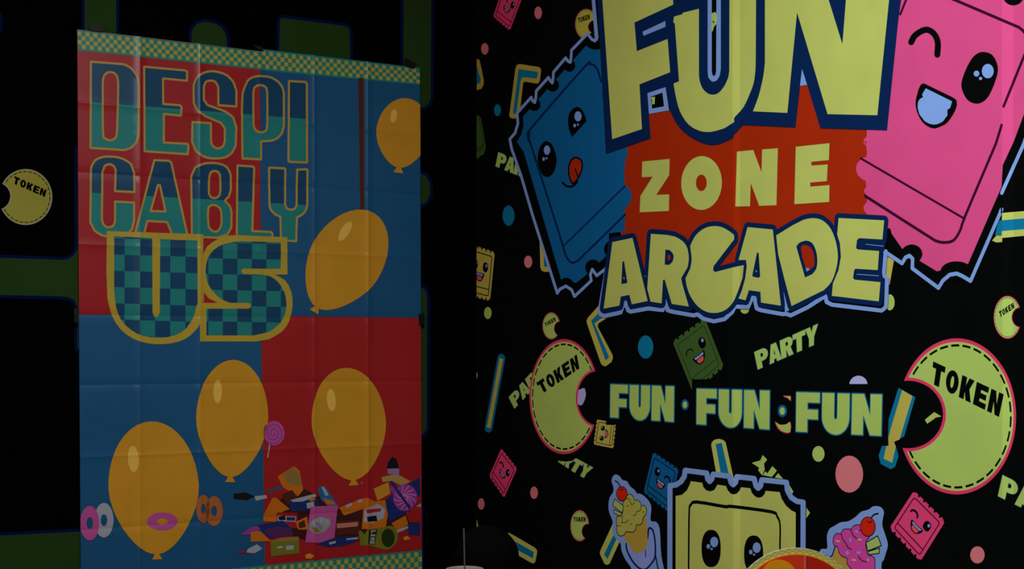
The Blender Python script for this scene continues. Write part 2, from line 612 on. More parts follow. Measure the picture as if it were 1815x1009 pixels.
# round tokens
def token(cx, cy, rx, ry, quad, bite, m=LIME, rim=None, frame=FR, parent=None, black=None, rimw=0.045, lvl=3, clip=None, text='TOKEN', label=None):
    black = black or BLACK
    rim = rim or ROSE
    n = 72
    lays = [Lay(rim, ell(cx, cy, rx, ry, 0, n)), Lay(m, ell(cx, cy, rx * (1 - rimw), ry * (1 - rimw), 0, n))]
    nd = 30
    dash = []
    for i in range(nd):
        a0 = 2 * math.pi * i / nd
        a1 = a0 + 2 * math.pi / nd * 0.72
        o_ = ell(cx, cy, rx * 0.925, ry * 0.925, 0, 4, 1, a0, a1)
        i_ = ell(cx, cy, rx * 0.895, ry * 0.895, 0, 4, 1, a0, a1)
        dash.append(o_ + i_[::-1])
    lays.append(Lay(black, dash, 'un'))
    for lt in word(text, quad, 0.03):
        lays.append(Lay(black, lt))
    bx, by, brx, bry = bite
    lays.append(Lay(rim, ell(bx, by, brx + rx * .05, bry + ry * .04, 0, 40)))
    cl = [(True, ell(cx, cy, rx, ry, 0, n)), (False, ell(bx, by, brx, bry, 0, 40))] + (clip or [])
    if frame is FR:
        return rp('token_print', lays, lvl, label, cl)
    return flat('token_print', parent, frame, lays, lvl, cl, label)


token(1000.4, 703.4, 61.6, 102, Z('c', 468, 540, 748, 343, 766, 440, 510, 615), (1060, 706, 36, 48), label='large bitten round token print')
token(1696.4, 738.4, 105.2, 138.4, Z('ee', 445, 3, 930, 230, 897, 386, 425, 152), (1610, 735, 62, 60), label='largest bitten round token print')
token(830 + 572 * .2577, 540 + 147 * .2577, 15.5, 24, Z('c', 526, 128, 596, 85, 604, 113, 530, 155), (830 + 628 * .2577, 540 + 165 * .2577, 9, 12), lvl=2)
token(830 + 835 * .2368, 770 + 685 * .2368, 16.6, 27.7, Z('d', 790, 620, 880, 620, 880, 655, 790, 655), (830 + 895 * .2368, 770 + 728 * .2368, 10, 13), lvl=2)
token(830 + 755 * .2775, 155 * .2775, 20, 27.2, Z('a', 700, 115, 776, 90, 778, 122, 705, 148), (830 + 815 * .2775, 172 * .2775, 13, 12), lvl=2, m=R('token_olive_ink', (150, 146, 52)))
token(1500 + 1110 * .2578, 500 + 243 * .2578, 24.5, 38, Z('i', 1050, 205, 1150, 140, 1158, 180, 1058, 245), (1500 + 1200 * .2578, 500 + 243 * .2578, 15, 17), lvl=2)
rp('token_print', [Lay(ROSE, [Z('l', 340,548, 397,550, 397,588, 372,566), smooth(Z('l', 285,726, 315,748, 365,745, 394,728, 394,802, 350,806, 308,780), 2)], 'un'),
                   Lay(LIME, [Z('l', 345,555, 393,555, 393,584, 375,565), smooth(Z('l', 292,730, 320,750, 365,747, 391,732, 391,797, 352,799, 314,775), 2)], 'un')], 2)

# FUN . FUN . FUN
WEDGE = R('fun_edge_ink', (8, 82, 120))
for quad in (Z('k', 88, 472, 525, 486, 522, 730, 85, 698),
             [(1235.4, 689.4), (1364.6, 692.9), (1364, 761.6), (1235, 751.9)], Z('l', 435, 526, 1024, 542, 1018, 826, 432, 796)):
    ws = word('FUN', quad, 0.03, [.9, 1.05, 1.15])
    lays = [Lay(WEDGE, [s_ for lt in ws for q in lt for s_ in stroke(q, 4.4, True, 0.75)], 'un')]
    base = rp('fun_lettering', lays, 2, 'row of lime letters reading FUN')
    for lt in ws:
        rp('letter', [Lay(LIME, lt)], 3, parent=base)
for k, x, y, r1, r2 in (('k', 600, 612, (26, 38), (15, 23)), ('l', 338, 655, (32, 42), (18, 26))):
    rp('confetti_dot', [Lay(WEDGE, zell(k, x, y, *r1)), Lay(LIME, zell(k, x, y, *r2))], 3)

# big yellow ticket at the bottom
path = Z('m', 165,1850, 168,358, 215,352, 255,325, 280,285, 287,238, 455,260, 462,305, 478,325, 495,305, 505,268, 632,284, 645,332, 662,350, 680,332,
         690,288, 825,302, 840,360, 857,378, 875,360, 885,312, 1078,332, 1085,395, 1115,450, 1160,480, 1208,487, 1205,1850)
big = rp('ticket_print', [Lay(BLACK, path), Lay(PALE, stroke(path, 9.4, False, 0.95), 'un'),
    Lay(LEMON, Z('m', 212,1800, 212,438, 260,430, 300,395, 322,350, 330,323, 420,335, 428,368, 450,393, 480,403, 512,393, 528,370, 537,350, 605,360, 620,395, 640,418,
                 662,427, 690,420, 712,397, 722,370, 795,378, 808,415, 830,440, 857,453, 885,447, 905,427, 915,398, 1025,408, 1040,460, 1075,515, 1115,550, 1150,568, 1148,1800)),
    Lay(BLACK, stroke(smooth(Z('m', 310,1750, 314,900, 318,560, 330,510, 375,485, 600,522, 650,520, 960,562, 1005,600, 1028,670, 1026,900, 1025,1750), 3, False), 6.0, False, 0.5), 'un')],
    4, 'big yellow ticket print with pale blue outline')
for x, y, h in ((490, 848, 0), (822, 892, 5)):
    rp('eye', [Lay(BLACK, zell('m', x, y, 75, 146, 0, 30, 0.85)), Lay(PALE, [zell('m', x + 24, y - 50, 31, 41), zell('m', x - 22, y - 16, 14, 18), zell('m', x + 4, y + 4, 10, 8)], 'un')], 5, parent=big)
rp('mouth', [Lay(BLACK, smooth(Z('m', 520,1120, 650,1135, 790,1140, 770,1230, 650,1290, 545,1220)))], 5, parent=big)

# ice cream held in a glove, left
ic = rp('ice_cream_print', [
    Lay(PALE, smooth(Z('x', 130,180, 140,135, 168,114, 205,130, 232,165, 275,178, 305,225, 350,262, 368,292, 415,302, 480,362, 506,430, 498,548, 550,562, 580,610, 590,700, 600,880, 640,1060,
                   720,1300, 400,1300, 330,1030, 260,920, 222,830, 214,765, 165,715, 136,650, 140,560, 106,470, 100,400, 112,330, 142,285, 148,240), 3)),
    Lay(R('glove_ink', (118, 130, 190)), smooth(Z('x', 265,770, 320,930, 400,1005, 470,1000, 530,930, 545,870, 540,740, 520,640, 495,625, 470,720), 3)),
    Lay(NAVY, stroke(smooth(Z('x', 268,770, 275,830, 325,930, 390,1000, 450,1012, 515,945, 542,880, 540,740, 520,645, 492,620, 478,640, 470,720), 3, False), 3.6)
        + stroke(Z('x', 545, 880, 560, 960, 580, 1060), 3.0) + stroke(Z('x', 450, 830, 452, 890), 2), 'un'),
    Lay(TAN, smooth(Z('x', 235,690, 290,770, 335,845, 370,860, 420,845, 465,790, 470,720, 460,560, 430,480, 280,560), 2))], 2, 'yellow ice cream print')
CREAMY = smooth(Z('x', 180,600, 175,560, 182,515, 228,490, 240,430, 235,390, 258,350, 280,310, 305,300, 335,322, 346,355, 380,358, 406,385, 412,410, 445,408, 462,450, 455,490, 430,520, 422,565,
                  400,590, 368,592, 355,635, 330,660, 270,655, 252,682, 220,697, 190,680, 178,640), 3)
rp('ice_cream_scoop', [Lay(R('lemon_cream_ink', (146, 146, 62)), CREAMY),
    Lay(DARKLINE, stroke(CREAMY, 1.4, True) + stroke(smooth(Z('x', 335,505, 360,490, 372,462, 400,455, 412,412), 3, False), 1.3) + stroke(smooth(Z('x', 225,570, 260,570, 290,545), 3, False), 1.3)
        + stroke(smooth(Z('x', 245,360, 280,340, 300,355, 320,400, 345,380), 3, False), 1.2) + stroke(Z('x', 180, 600, 215, 600), 1.2) + stroke(Z('x', 235, 500, 228, 570), 1.2), 'un'),
    Lay(RED, [zell('x', 282, 412, 12, 5), zell('x', 430, 468, 11, 5), zell('x', 313, 583, 12, 5)], 'un'),
    Lay(LAV, [zell('x', 290, 515, 12, 5), zell('x', 365, 545, 9, 6), zell('x', 232, 632, 10, 6)], 'un')], 3, parent=ic)
rp('wafer_stick', [Lay(R('pistachio_ink', (140, 160, 84)), [Z('x', 160,345, 245,415, 230,478, 140,408), Z('x', 152,445, 232,482, 220,515, 155,480)], 'un'),
    Lay(DARKLINE, stroke(Z('x', 160,345, 245,415, 230,478, 140,408), 1.4, True) + stroke(Z('x', 152,445, 232,482, 220,515, 155,480), 1.4, True), 'un')], 3, parent=ic)
rp('cherry', [Lay(CHERRY, zell('x', 228, 296, 50, 68)), Lay(DARKLINE, stroke(zell('x', 228, 296, 50, 68), 1.4, True) + stroke(smooth(Z('x', 165,175, 190,188, 210,225), 3, False), 2.2) + stroke(Z('x', 208, 250, 220, 262, 240, 250), 1.4), 'un')], 4, parent=ic)

# ice cream, right
ic = rp('ice_cream_print', [
    Lay(PALE, smooth(Z('n', 980,450, 1010,415, 1058,408, 1055,290, 1082,215, 1135,182, 1195,148, 1270,138, 1345,92, 1400,42, 1475,20, 1520,-12, 1590,-8, 1628,40, 1618,110, 1612,180, 1640,270, 1668,370,
                   1650,450, 1625,530, 1602,600, 1600,1100, 1000,1100, 960,650), 3)),
    Lay(TAN, Z('n', 1135,380, 1165,440, 1250,520, 1300,640, 1450,700, 1400,1000, 1180,1000, 1110,640, 1110,500)),
    Lay(NAVY, stroke(Z('n', 1020,470, 1085,500, 1110,480, 1140,385), 2.6), 'un')], 2, 'pink ice cream print')
CREAMP2 = smooth(Z('n', 1120,310, 1150,262, 1195,262, 1215,225, 1255,215, 1300,215, 1330,180, 1395,178, 1450,240, 1485,290, 1450,340, 1450,420, 1470,472, 1530,500, 1538,560, 1525,680, 1400,690, 1300,615,
                   1255,555, 1258,512, 1205,490, 1172,440, 1165,400, 1125,375), 3)
rp('ice_cream_scoop', [Lay(CREAMP, CREAMP2),
    Lay(DARKLINE, stroke(CREAMP2, 1.6, True) + stroke(smooth(Z('n', 1200,265, 1215,320, 1245,355, 1265,400, 1300,418), 3, False), 1.8)
        + stroke(smooth(Z('n', 1295,220, 1320,280, 1365,320), 3, False), 1.8) + stroke(smooth(Z('n', 1370,235, 1420,235, 1450,290), 3, False), 1.6) + stroke(smooth(Z('n', 1370,490, 1410,535, 1455,545), 3, False), 1.8), 'un'),
    Lay(LEMON, [zell('n', 1165, 337, 25, 8, .2), zell('n', 1385, 322, 25, 8, .1), zell('n', 1327, 527, 24, 8, .1)], 'un'),
    Lay(PALE, [zell('n', 1290, 325, 10, 20), zell('n', 1260, 455, 16, 18), zell('n', 1355, 240, 20, 10), zell('n', 1375, 452, 20, 12), zell('n', 1470, 525, 14, 14)], 'un')], 3, parent=ic)
rp('wafer_stick', [Lay(R('pistachio_ink', (140, 160, 84)), [Z('n', 1448,352, 1565,285, 1605,382, 1465,437), Z('n', 1470,442, 1585,408, 1580,460, 1475,475)], 'un'),
    Lay(DARKLINE, stroke(Z('n', 1448,352, 1565,285, 1605,382, 1465,437), 2.0, True) + stroke(Z('n', 1470,442, 1585,408, 1580,460, 1475,475), 1.8, True), 'un')], 3, parent=ic)
rp('cherry', [Lay(CHERRY, zell('n', 1468, 192, 75, 97)), Lay(DARKLINE, stroke(zell('n', 1468, 192, 75, 97), 1.6, True) + stroke(smooth(Z('n', 1505,98, 1530,70, 1570,60), 3, False), 2.6)
    + stroke(Z('n', 1465, 140, 1485, 155, 1510, 138), 1.8), 'un')], 4, parent=ic)

# ---- the big logo, level 4 upwards
redpanel = rp('logo_panel', [Lay(RED, [(1100, 120), (1560, 120), (1560, 445), (1540, 500), (1100, 500)])], 4, 'orange red panel behind the lettering',
              clip=[(False, [(1095, 380), (1118, 520), (1112, 430), (1095, 520)])])

# blue ticket
OUT = Z('a', 800,-60, 826,240, 812,262, 790,250, 765,215, 662,322, 660,365, 655,398, 640,392, 625,370, 547,462, 545,500, 540,530, 528,518, 515,495, 437,582, 435,622, 428,655, 414,645, 405,622, 315,722,
        320,790, 302,850, 268,890, 282,960) + Z('b', 278,0, 330,150, 400,390, 552,870, 568,845, 605,826, 640,848, 658,890, 762,792, 756,755, 768,722, 795,762, 900,680)
under = OUT + Z('b', 890, 640, 900, 0) + [(1080, 200), (1080, -60)]
rp('logo_outline', [Lay(PALE, stroke(OUT, 5.4, False, 0.85), 'un')], 6, 'pale blue outline of the blue ticket')
bt = rp('ticket_print', [Lay(BLACK, under),
    Lay(BLUE, Z('a', 312,905, 340,862, 355,800, 352,745, 755,292, 850,318, 950,600, 1010,900) + Z('b', 985,20, 968,50, 972,80, 964,110, 968,150, 965,200, 995,222, 1010,255, 1008,295, 985,330, 960,380, 972,415,
                    966,450, 972,490, 900,600, 870,625, 735,752, 668,806, 575,785, 345,0)),
    Lay(BLACK, [zell('a', 424, 668, 40, 42), zell('a', 542, 545, 40, 42), zell('a', 650, 420, 36, 40), zell('a', 815, 262, 66, 56), zell('b', 606, 826, 48, 52), zell('b', 772, 712, 48, 50), zell('b', 890, 600, 50, 55)], 'un'),
    Lay(NAVY, stroke(smooth(Z('a', 850,520, 830,450, 805,418, 780,412, 745,428) + Z('a', 410,812, 393,850, 390,905) + Z('cc', 68,310, 265,930), 3, False)
        + smooth(Z('b', 585,575, 605,640, 640,682, 680,668), 3, False) + Z('b', 970, 385), 3.8, False, 0.9) + stroke(Z('b', 590, 578, 968, 210), 3.0), 'un')],
    5, 'blue ticket print with tongue out', clip=[(False, Z('b', 870, 500, 960, 490, 1300, 490, 1300, 1200, 870, 1200))])
rp('eye', [Lay(BLACK, smooth(Z('cc', 294,180, 304,136, 328,108, 355,100, 380,118, 396,150), 2, False) + Z('cc', 405,185, 318,280, 300,232)),
           Lay(PALE, [zell('cc', 355, 156, 21, 30), zell('cc', 335, 211, 8, 11), zell('cc', 355, 206, 6, 6)], 'un')], 7, parent=bt)
rp('eye', [Lay(BLACK, smooth(Z('cc', 170,305, 200,325, 222,380, 227,430, 212,485, 188,512, 165,517, 140,500, 118,440, 115,390, 128,340, 148,312))),
           Lay(PALE, [zell('cc', 170, 358, 19, 28), zell('cc', 150, 411, 8, 11), zell('cc', 168, 406, 6, 6)], 'un')], 7, parent=bt)
TG = smooth(Z('cc', 345,402, 374,420, 380,460, 362,512, 330,555, 312,540, 299,490, 304,440, 320,412))
rp('mouth', [Lay(RED, TG), Lay(BLACK, stroke(TG, 3.2, True) + stroke(smooth(Z('cc', 263,552, 290,573, 325,572, 350,545), 3, False), 4) + stroke(Z('cc', 338, 470, 353, 512), 2.6), 'un')], 7, parent=bt)

# pink ticket
OUTP = Z('h', 200,622, 325,706, 345,672, 368,662, 386,680, 384,735, 535,848, 560,806, 600,772, 640,765, 670,778, 720,808, 900,395, 1025,105) + [(1990, -160)]
rp('logo_outline', [Lay(PALE, stroke(OUTP[:-2] + Z('h', 893, 405), 7.0, False, 0.85) + stroke([(1500 + 900 * .30732, 250 + 300 * .30732), (1500 + 1025 * .30732, 250 + 22 * .30732), (1960, -160)], 7.0, False, 0.85), 'un')], 6,
   'pale blue outline of the pink ticket', clip=[(False, Z('h', 895, 330, 903, 330, 903, 420, 895, 420))])
pt = rp('ticket_print', [Lay(BLACK, Z('h', 140,620, 325,706, 350,668, 384,690, 384,735, 535,848, 600,772, 660,772, 720,808, 898,400, 898,290, 1025,25) + [(1960, -150), (1552, -150), (1552, 400)]),
    Lay(PINK, Z('g', 130,700, 135,870, 112,895, 132,925, 135,1009) + Z('h', 118,0, 100,8, 118,30, 122,70, 118,92, 90,102, 65,130, 58,160, 68,195, 95,222, 115,230, 118,262, 104,288, 122,320, 122,350, 102,378,
                    105,400, 130,430, 240,500, 325,622, 440,700, 525,752, 705,710, 898,265, 905,140, 970,0) + [(1798 + .373 * 228, 22), (1590, -108), (1545, -60)]),
    Lay(BLACK, [zell('h', 250, 560, 16, 58), zell('h', 380, 652, 62, 55), zell('h', 638, 752, 92, 58), zell('g', 1070, -30, 68, 66), zell('h', 235, 600, 60, 30)], 'un'),
    Lay(R('plum_line_ink', (48, 6, 34)), stroke(Z('g', 385, 0, 348, 92), 4.6) + stroke(Z('g', 640, -22, 700, 2, 1105, 175, 1130, 195, 1165, 240, 1150, 330, 1008, 680), 5.4, False, 0.85)
        + stroke(Z('g', 995, 800) + smooth(Z('h', 866, 15, 690, 430, 660, 515, 620, 575, 560, 586, 515, 575), 3, False) + Z('h', 112, 318), 5.4, False, 0.85)
        + stroke(Z('h', 85, 100, 678, 445), 4.2), 'un')], 5, 'pink ticket print winking')
rp('eye', [Lay(BLACK, stroke(smooth(Z('g', 418,270, 445,225, 510,190, 560,212, 588,268, 585,350), 4, False), 10.6, False, 1.0), 'un')], 7, parent=pt)
rp('eye', [Lay(BLACK, smooth(Z('g', 880,332, 940,355, 972,430, 960,505, 920,602, 880,648, 830,662, 775,635, 740,560, 750,490, 790,400, 830,350))),
           Lay(PALE, [zell('g', 908, 455, 38, 46), zell('g', 836, 471, 18, 19), zell('g', 862, 502, 11, 10)], 'un')], 7, parent=pt)
rp('mouth', [Lay(BLACK, smooth(Z('g', 497,534, 515,540, 605,584, 690,626, 710,652, 700,705, 652,780, 602,810, 555,820, 500,790, 462,732, 446,662, 460,590, 478,545), 3)),
             Lay(PALE, Z('g', 512,565, 680,648, 668,690, 650,702, 650,738, 620,778, 590,792, 565,797, 535,791, 505,775, 472,732, 460,690, 462,655, 472,635, 495,620, 488,605))], 7, parent=pt)

# FUN
def fshift(k, pts):
    return Z(k, pts)


FF = Z('e', 85,-120, 105,0, 168,890, 358,825, 342,540, 538,462, 522,250, 325,328, 310,145, 558,30, 545,-260)
UU = Z('e', 563,107, 615,92, 620,82, 722,57, 722,480) + smooth(Z('e', 726,515, 742,560, 770,592, 805,606, 845,596, 885,550, 910,495), 3, False) + Z('e', 916,455, 917,0, 915,-200, 1095,-240) \
    + Z('f', 150,0, 148,380) + smooth(Z('f', 146,450, 135,530, 108,605, 70,685, 20,742), 3, False) + Z('e', 945,758, 948,780) + smooth(Z('e', 885,820, 800,843, 725,836, 655,795, 602,715, 575,620, 560,535), 3, False) + Z('e', 595,520, 568,150, 558,145)
NN = Z('f', 207,-240, 207,360) + smooth(Z('f', 207,400, 196,490, 168,610, 130,712), 3, False) + Z('f', 350,722, 412,80, 607,730, 925,737, 1000,0, 1025,-260, 745,-260, 702,285, 540,-240)
NAVYSIL = Z('e', 65,-120, 72,0, 127,985, 412,885, 400,700, 392,595, 508,557, 530,705) + smooth(Z('e', 545,725, 575,785, 620,840, 690,890, 775,925, 850,922, 940,882), 3, False) + Z('e', 942,865, 1000,802) \
    + Z('f', 63,800, 400,815, 430,548, 443,440, 475,540, 560,820, 985,833, 1057,130, 1075,0, 1100,-340, 60,-340)
fun = rp('logo_lettering', [Lay(NAVY, NAVYSIL)], 9, 'largest yellow lettering reading FUN on navy')
rp('logo_outline', [Lay(PALE, stroke(Z('a', 797, -60, 822, 250), 6.2, False, 0.9), 'un')], 7)
rp('logo_outline', [Lay(PALE, Z('e', 390,595, 508,555, 532,705, 402,728)), Lay(BLACK, Z('e', 413,618, 488,592, 498,680, 422,695)), Lay(LIME, Z('e', 413,622, 440,618, 438,665, 420,668, 422,645))], 8)
rp('logo_outline', [Lay(PALE, Z('e', 362,203, 508,135, 508,172, 368,230))], 10, parent=fun)
rp('logo_outline', [Lay(PALE, Z('e', 778,-200, 778,460) + smooth(Z('e', 782,495, 800,518, 818,522, 840,510, 856,480), 2, False) + Z('e', 862,440, 862,-200)),
                    Lay(BLACK, Z('e', 804,-200, 804,455) + smooth(Z('e', 808,478, 818,487, 828,478), 2, False) + Z('e', 832,455, 835,-200)),
                    Lay(LIME, [Z('e', 804,85, 828,78, 838,100, 836,150, 818,172, 810,200, 800,200), Z('e', 810,130, 822,142, 812,150)])], 10, parent=fun)
rp('logo_outline', [Lay(PALE, Z('f', 443,438, 428,550, 478,542))], 8)
for L_ in (FF, UU, NN):
    rp('letter', [Lay(LEMON, L_)], 10, parent=fun)

# ZONE
ZZ = [Z('o', 140,270, 372,248, 368,385, 258,553, 368,548, 365,688, 118,700, 124,562, 228,398, 136,403)]
OO = [zell('o', 642, 452, 172, 228, 0.03, 40), zell('o', 640, 451, 46, 70, 0, 28)]
N2 = [Z('o', 942,186, 1080,173, 1150,362, 1155,168, 1288,158, 1276,640, 1130,645, 1058,450, 1052,648, 928,651)]
E2 = [Z('o', 1440,145, 1725,115, 1720,258, 1572,272, 1572,305, 1710,295, 1703,436, 1562,448, 1562,483, 1725,470, 1722,612, 1428,631)]
zone = rp('logo_lettering', [Lay(R('red_edge_ink', (120, 60, 20)), [s_ for g_ in (ZZ, OO, N2, E2) for q in g_ for s_ in stroke(q, 1.4, True)], 'un')], 5, 'lemon lettering reading ZONE on orange red')
for g_ in (ZZ, OO, N2, E2):
    rp('letter', [Lay(LEMON, g_)], 6, parent=zone)

# ARCADE
AR = {
    'A': [Z('A', 155,292, 305,260, 418,730, 300,755, 282,685, 218,697, 207,765, 90,787), Z('A', 230,436, 242,434, 267,592, 262,598, 222,605)],
    'R': [Z('A', 442,230, 560,238) + smooth(Z('A', 620,250, 680,285, 715,340, 725,420, 715,480), 2, False) + Z('A', 668,560, 675,600, 725,772, 598,752, 545,570, 532,575, 522,748, 440,735, 415,640),
          Z('A', 550,348) + smooth(Z('A', 580,350, 605,375, 612,405, 602,440, 578,462), 2, False) + Z('A', 545,460)],
    'C': [smooth(Z('A', 735,322, 770,250, 830,195, 900,173, 970,180, 1030,213, 1062,240), 3, False) + Z('A', 1062,272, 910,470, 905,500, 920,515, 1055,480, 1135,463) +
          smooth(Z('A', 1125,560, 1090,660, 1060,730, 1020,780, 970,810, 910,820, 850,808, 790,768, 740,700, 712,630, 700,562), 3, False) + smooth(Z('A', 735,490, 746,420, 735,322), 3, False)],
    'A2': [Z('B', 112,180, 300,198, 360,765, 212,742, 208,662, 122,650, 97,725, 45,712, 70,650, 95,560, 106,470, 100,425, 45,425), Z('B', 182,370, 195,372, 206,548, 195,558, 150,550, 148,535)],
    'D': [Z('B', 325,242, 450,165) + smooth(Z('B', 530,125, 600,113, 670,130, 730,190, 770,290, 785,400, 770,500, 735,590, 680,650), 3, False) + Z('B', 440,768, 385,560, 340,380),
          Z('B', 475,325) + smooth(Z('B', 495,298, 545,280, 592,297, 620,350, 632,420, 625,490, 592,532), 2, False) + Z('B', 540,555)],
    'E': [Z('B', 790,112, 1130,130, 1117,272, 945,262, 928,275, 920,335, 932,347, 1092,358, 1082,500, 915,490, 905,505, 898,560, 910,572, 1102,590, 1090,733, 740,692, 748,600, 790,500, 808,400, 800,300, 780,235)],
}
WHITE = Z('A', 118,450, 62,790, 66,832, 98,842, 215,816, 238,742, 258,740, 270,800, 290,810, 420,786, 530,798, 548,690, 566,800, 610,812, 760,838, 790,830, 830,862, 910,882, 990,865, 1045,815, 1062,780) + \
    Z('B', 15,772, 115,775, 145,705, 162,705, 178,785, 205,798, 370,828, 398,826, 432,838, 560,776, 690,692, 700,738, 740,758, 1110,802, 1142,775, 1150,560, 1125,540, 1140,360)
rp('logo_outline', [Lay(PALE, stroke(WHITE, 7.2, False, 0.95), 'un'), Lay(PALE, [Z('A', 225,735, 270,735, 262,780, 235,780), Z('A', 540,640, 556,640, 575,790, 528,790), Z('B', 372,620, 380,600, 420,800, 390,815)], 'un')], 8,
   'pale blue outline under the word ARCADE')
EB = Z('B', 1100, 262, 1130, 262, 1118, 370, 1090, 370)
arc = rp('logo_lettering', [Lay(NAVY, [s_ for l_ in AR.values() for q in l_ for s_ in stroke(q, 17.5, True, 0.82)], 'un'), Lay(NAVY, [l_[0] for l_ in AR.values()], 'un'),
                            Lay(NAVY, [Z('B', 940,262, 1140,272, 1130,358, 940,347), Z('B', 910,490, 1110,500, 1125,590, 910,572)], 'un'),
                            Lay(PALE, [Z('A', 237,552, 246,558, 246,568, 236,566), Z('B', 172,500, 180,505, 180,516, 171,514), Z('B', 545,482, 592,478, 570,500, 552,511), Z('B', 992,306, 1125,319, 1125,324, 992,310),
                                       Z('B', 925,529, 1090,540, 1090,545, 925,533), Z('A', 395,545, 402,540, 402,553)], 'un'),
                            Lay(RED, [smooth(Z('B', 508,328, 560,318, 590,345, 608,400, 605,475, 545,481), 2), Z('A', 566,388, 582,388, 590,405, 585,425, 566,425)], 'un')], 9, 'yellow bouncing lettering reading ARCADE on navy')
for l_ in AR.values():
    rp('letter', [Lay(LEMON, l_)], 10, parent=arc)


# ================================================================== LEFT BACKDROP
LBLACK = mat('black_ink', (0.0008, 0.0009, 0.0012), 'L')
LGREEN = mat('maze_green_ink', (0.0185, 0.0475, 0.010), 'L')
LNAVY = mat('maze_navy_ink', (3, 10, 44), 'L')
LB = backdrop('printed_backdrop', 'black printed backdrop with dark green rounded bars on the left wall behind the poster', FL, -4.5, -0.014, 0.04, 3.26, LBLACK)


def bar(pts, w=5.5, rnd=0):
    if rnd:
        pts = smooth(pts, rnd)
    flat('bar_print', LB, FL, [Lay(LNAVY, stroke(pts, w * 2, True, 0.95), 'un'), Lay(LNAVY, pts), Lay(LGREEN, pts)], 1)


bar([(150, -320), (206, -320), (206, 200), (150, 200)])
bar(Z('P1', 805,420, 805,200, 815,168, 840,140, 880,130, 940,138, 985,165, 1008,200, 1016,240, 1018,440))
bar(Z('P2', 113,500, 120,125, 126,112, 140,107, 510,155, 528,165, 537,185, 542,500))
bar(Z('P2', 860,-900, 857,420, 857,640, 975,640, 1004,622, 1020,590, 1030,-900))
bar([(700, 303), (745, 307), (756, 313), (762, 325), (762, 345), (756, 358), (745, 364), (700, 364)])
bar([(700, 505), (747, 510), (754, 515), (757, 528), (756, 762), (750, 770), (700, 770)])
bar(Z('w', -900,262, 0,288, 565,307, 610,300, 660,265, 692,215, 692,-700, 760,-700, 760,1100, 692,1100, 692,720, 660,662, 600,640, 540,632, 0,620, -900,600))
bar([(-220, 965), (0, 950), (150, 942), (150, 1300), (-220, 1300)])
bar([(735, 900), (748, 900), (750, 1200), (735, 1200)], 3)
flat('bar_print', LB, FL, [Lay(LNAVY, ell(-6, 40, 11, 26))], 1)
token(45.5, 349.4, 47.2, 49.6, Z('q', 185, 232, 597, 412, 570, 500, 165, 325), (-6, 348, 24, 24), mat('token_yellow_ink', (0.31, 0.283, 0.043), 'L'), mat('token_rim_ink', (112, 110, 100), 'L'), FL, LB, LBLACK, 0.03, 2,
      label='bitten round yellow token print')

# ================================================================== POSTER
for x in (248, 355, 460, 557, 652):
    CREASE_U.append(FP.uv(x, 620)[0])
for y in (182, 305, 433, 558, 683, 811, 940):
    CREASE_V.append(FP.uv(142, y)[1])


def P(name, rgb):
    return mat(name, rgb, 'P')


PRED = P('poster_red', (0.355, 0.013, 0.016))
PBLUE = P('poster_blue', (0.011, 0.086, 0.20))
PTEAL = P('poster_teal', (20, 92, 88))
PDEEP = P('poster_deep_blue', (10, 46, 72))
PGOLD = P('poster_gold_line', (134, 108, 44))
PGOLD2 = P('poster_gold', (136, 114, 34))
PCHK = P('poster_check_yellow', (136, 118, 44))
PCHT = P('poster_check_teal', (24, 96, 84))
PYEL = P('poster_yellow', (152, 106, 24))
PBLK = P('poster_black', (12, 12, 14))
PPINK = P('poster_pink', (140, 56, 108))
PWHT = P('poster_white', (120, 120, 128))
PORG = P('poster_orange', (150, 78, 12))
PNVY = P('poster_navy', (16, 30, 78))
PGRN = P('poster_green', (84, 84, 20))
PBRN = P('poster_brown', (58, 22, 14))
PMAG = P('poster_magenta', (110, 40, 110))

PO = empty('party_poster')
PO.matrix_world = FP.M
tag(PO, 'creased red and blue plastic party poster taped up on the left wall', 'poster')


def pp(name, layers, level, label=None, clip=None, parent=None):
    return flat(name, parent or PO, FP, layers, level, clip, label)


OUTLINE = [(137, 52), (300, 71), (463, 91), (467, 87), (600, 103), (744, 120), (745.5, 400), (748, 1015), (440, 1042), (143.5, 1074), (140, 560)]
CLP = [(True, OUTLINE)]
sheet = pp('sheet', [Lay(PRED, OUTLINE), Lay(PBLUE, [(461, 60), (780, 90), (780, 564), (462, 560)]), Lay(PBLUE, [(100, 557), (462, 560), (471, 1060), (100, 1100)])], 0, clip=CLP)
# checkered strips
for q, n_ in (([(137, 55), (463.5, 93.5), (463.5, 121), (138, 86)], 46), ([(464, 90), (744, 123), (745, 148), (464, 121.5)], 42), ([(143, 1037), (748, 978), (748, 1013), (143.5, 1072)], 88)):
    m_ = [bil(q, u, v) for u, v in ((0, -.08), (1, -.08), (1, 1.1), (0, 1.1))]
    sq = []
    for i in range(n_):
        for r_ in range(4):
            if (i + r_) % 2 == 0:
                u0, u1, v0, v1 = i / n_, (i + .98) / n_, r_ / 4 + .01, (r_ + .98) / 4
                sq.append([bil(q, u0, v0), bil(q, u1, v0), bil(q, u1, v1), bil(q, u0, v1)])
    pp('checkered_strip', [Lay(PCHT, m_), Lay(PCHK, sq, 'un')], 1, clip=CLP)

# title letters
def two_tone(a, b):
    def pick(x, y):
        t = (x - a[0]) / (b[0] - a[0])
        return PTEAL if y > a[1] + (b[1] - a[1]) * t else PDEEP
    return pick


def title(letters, a, b, label):
    base = pp('title_lettering', [Lay(PGOLD, [s_ for l_ in letters for q in l_ for s_ in stroke(q, 3.8, True, 0.95)], 'un')], 2, label, CLP)
    for l_ in letters:
        pp('letter', [Lay(None, l_, 'eo', two_tone(a, b), [(a, b)])], 1, parent=base)
    return base


def ins(q):
    return q


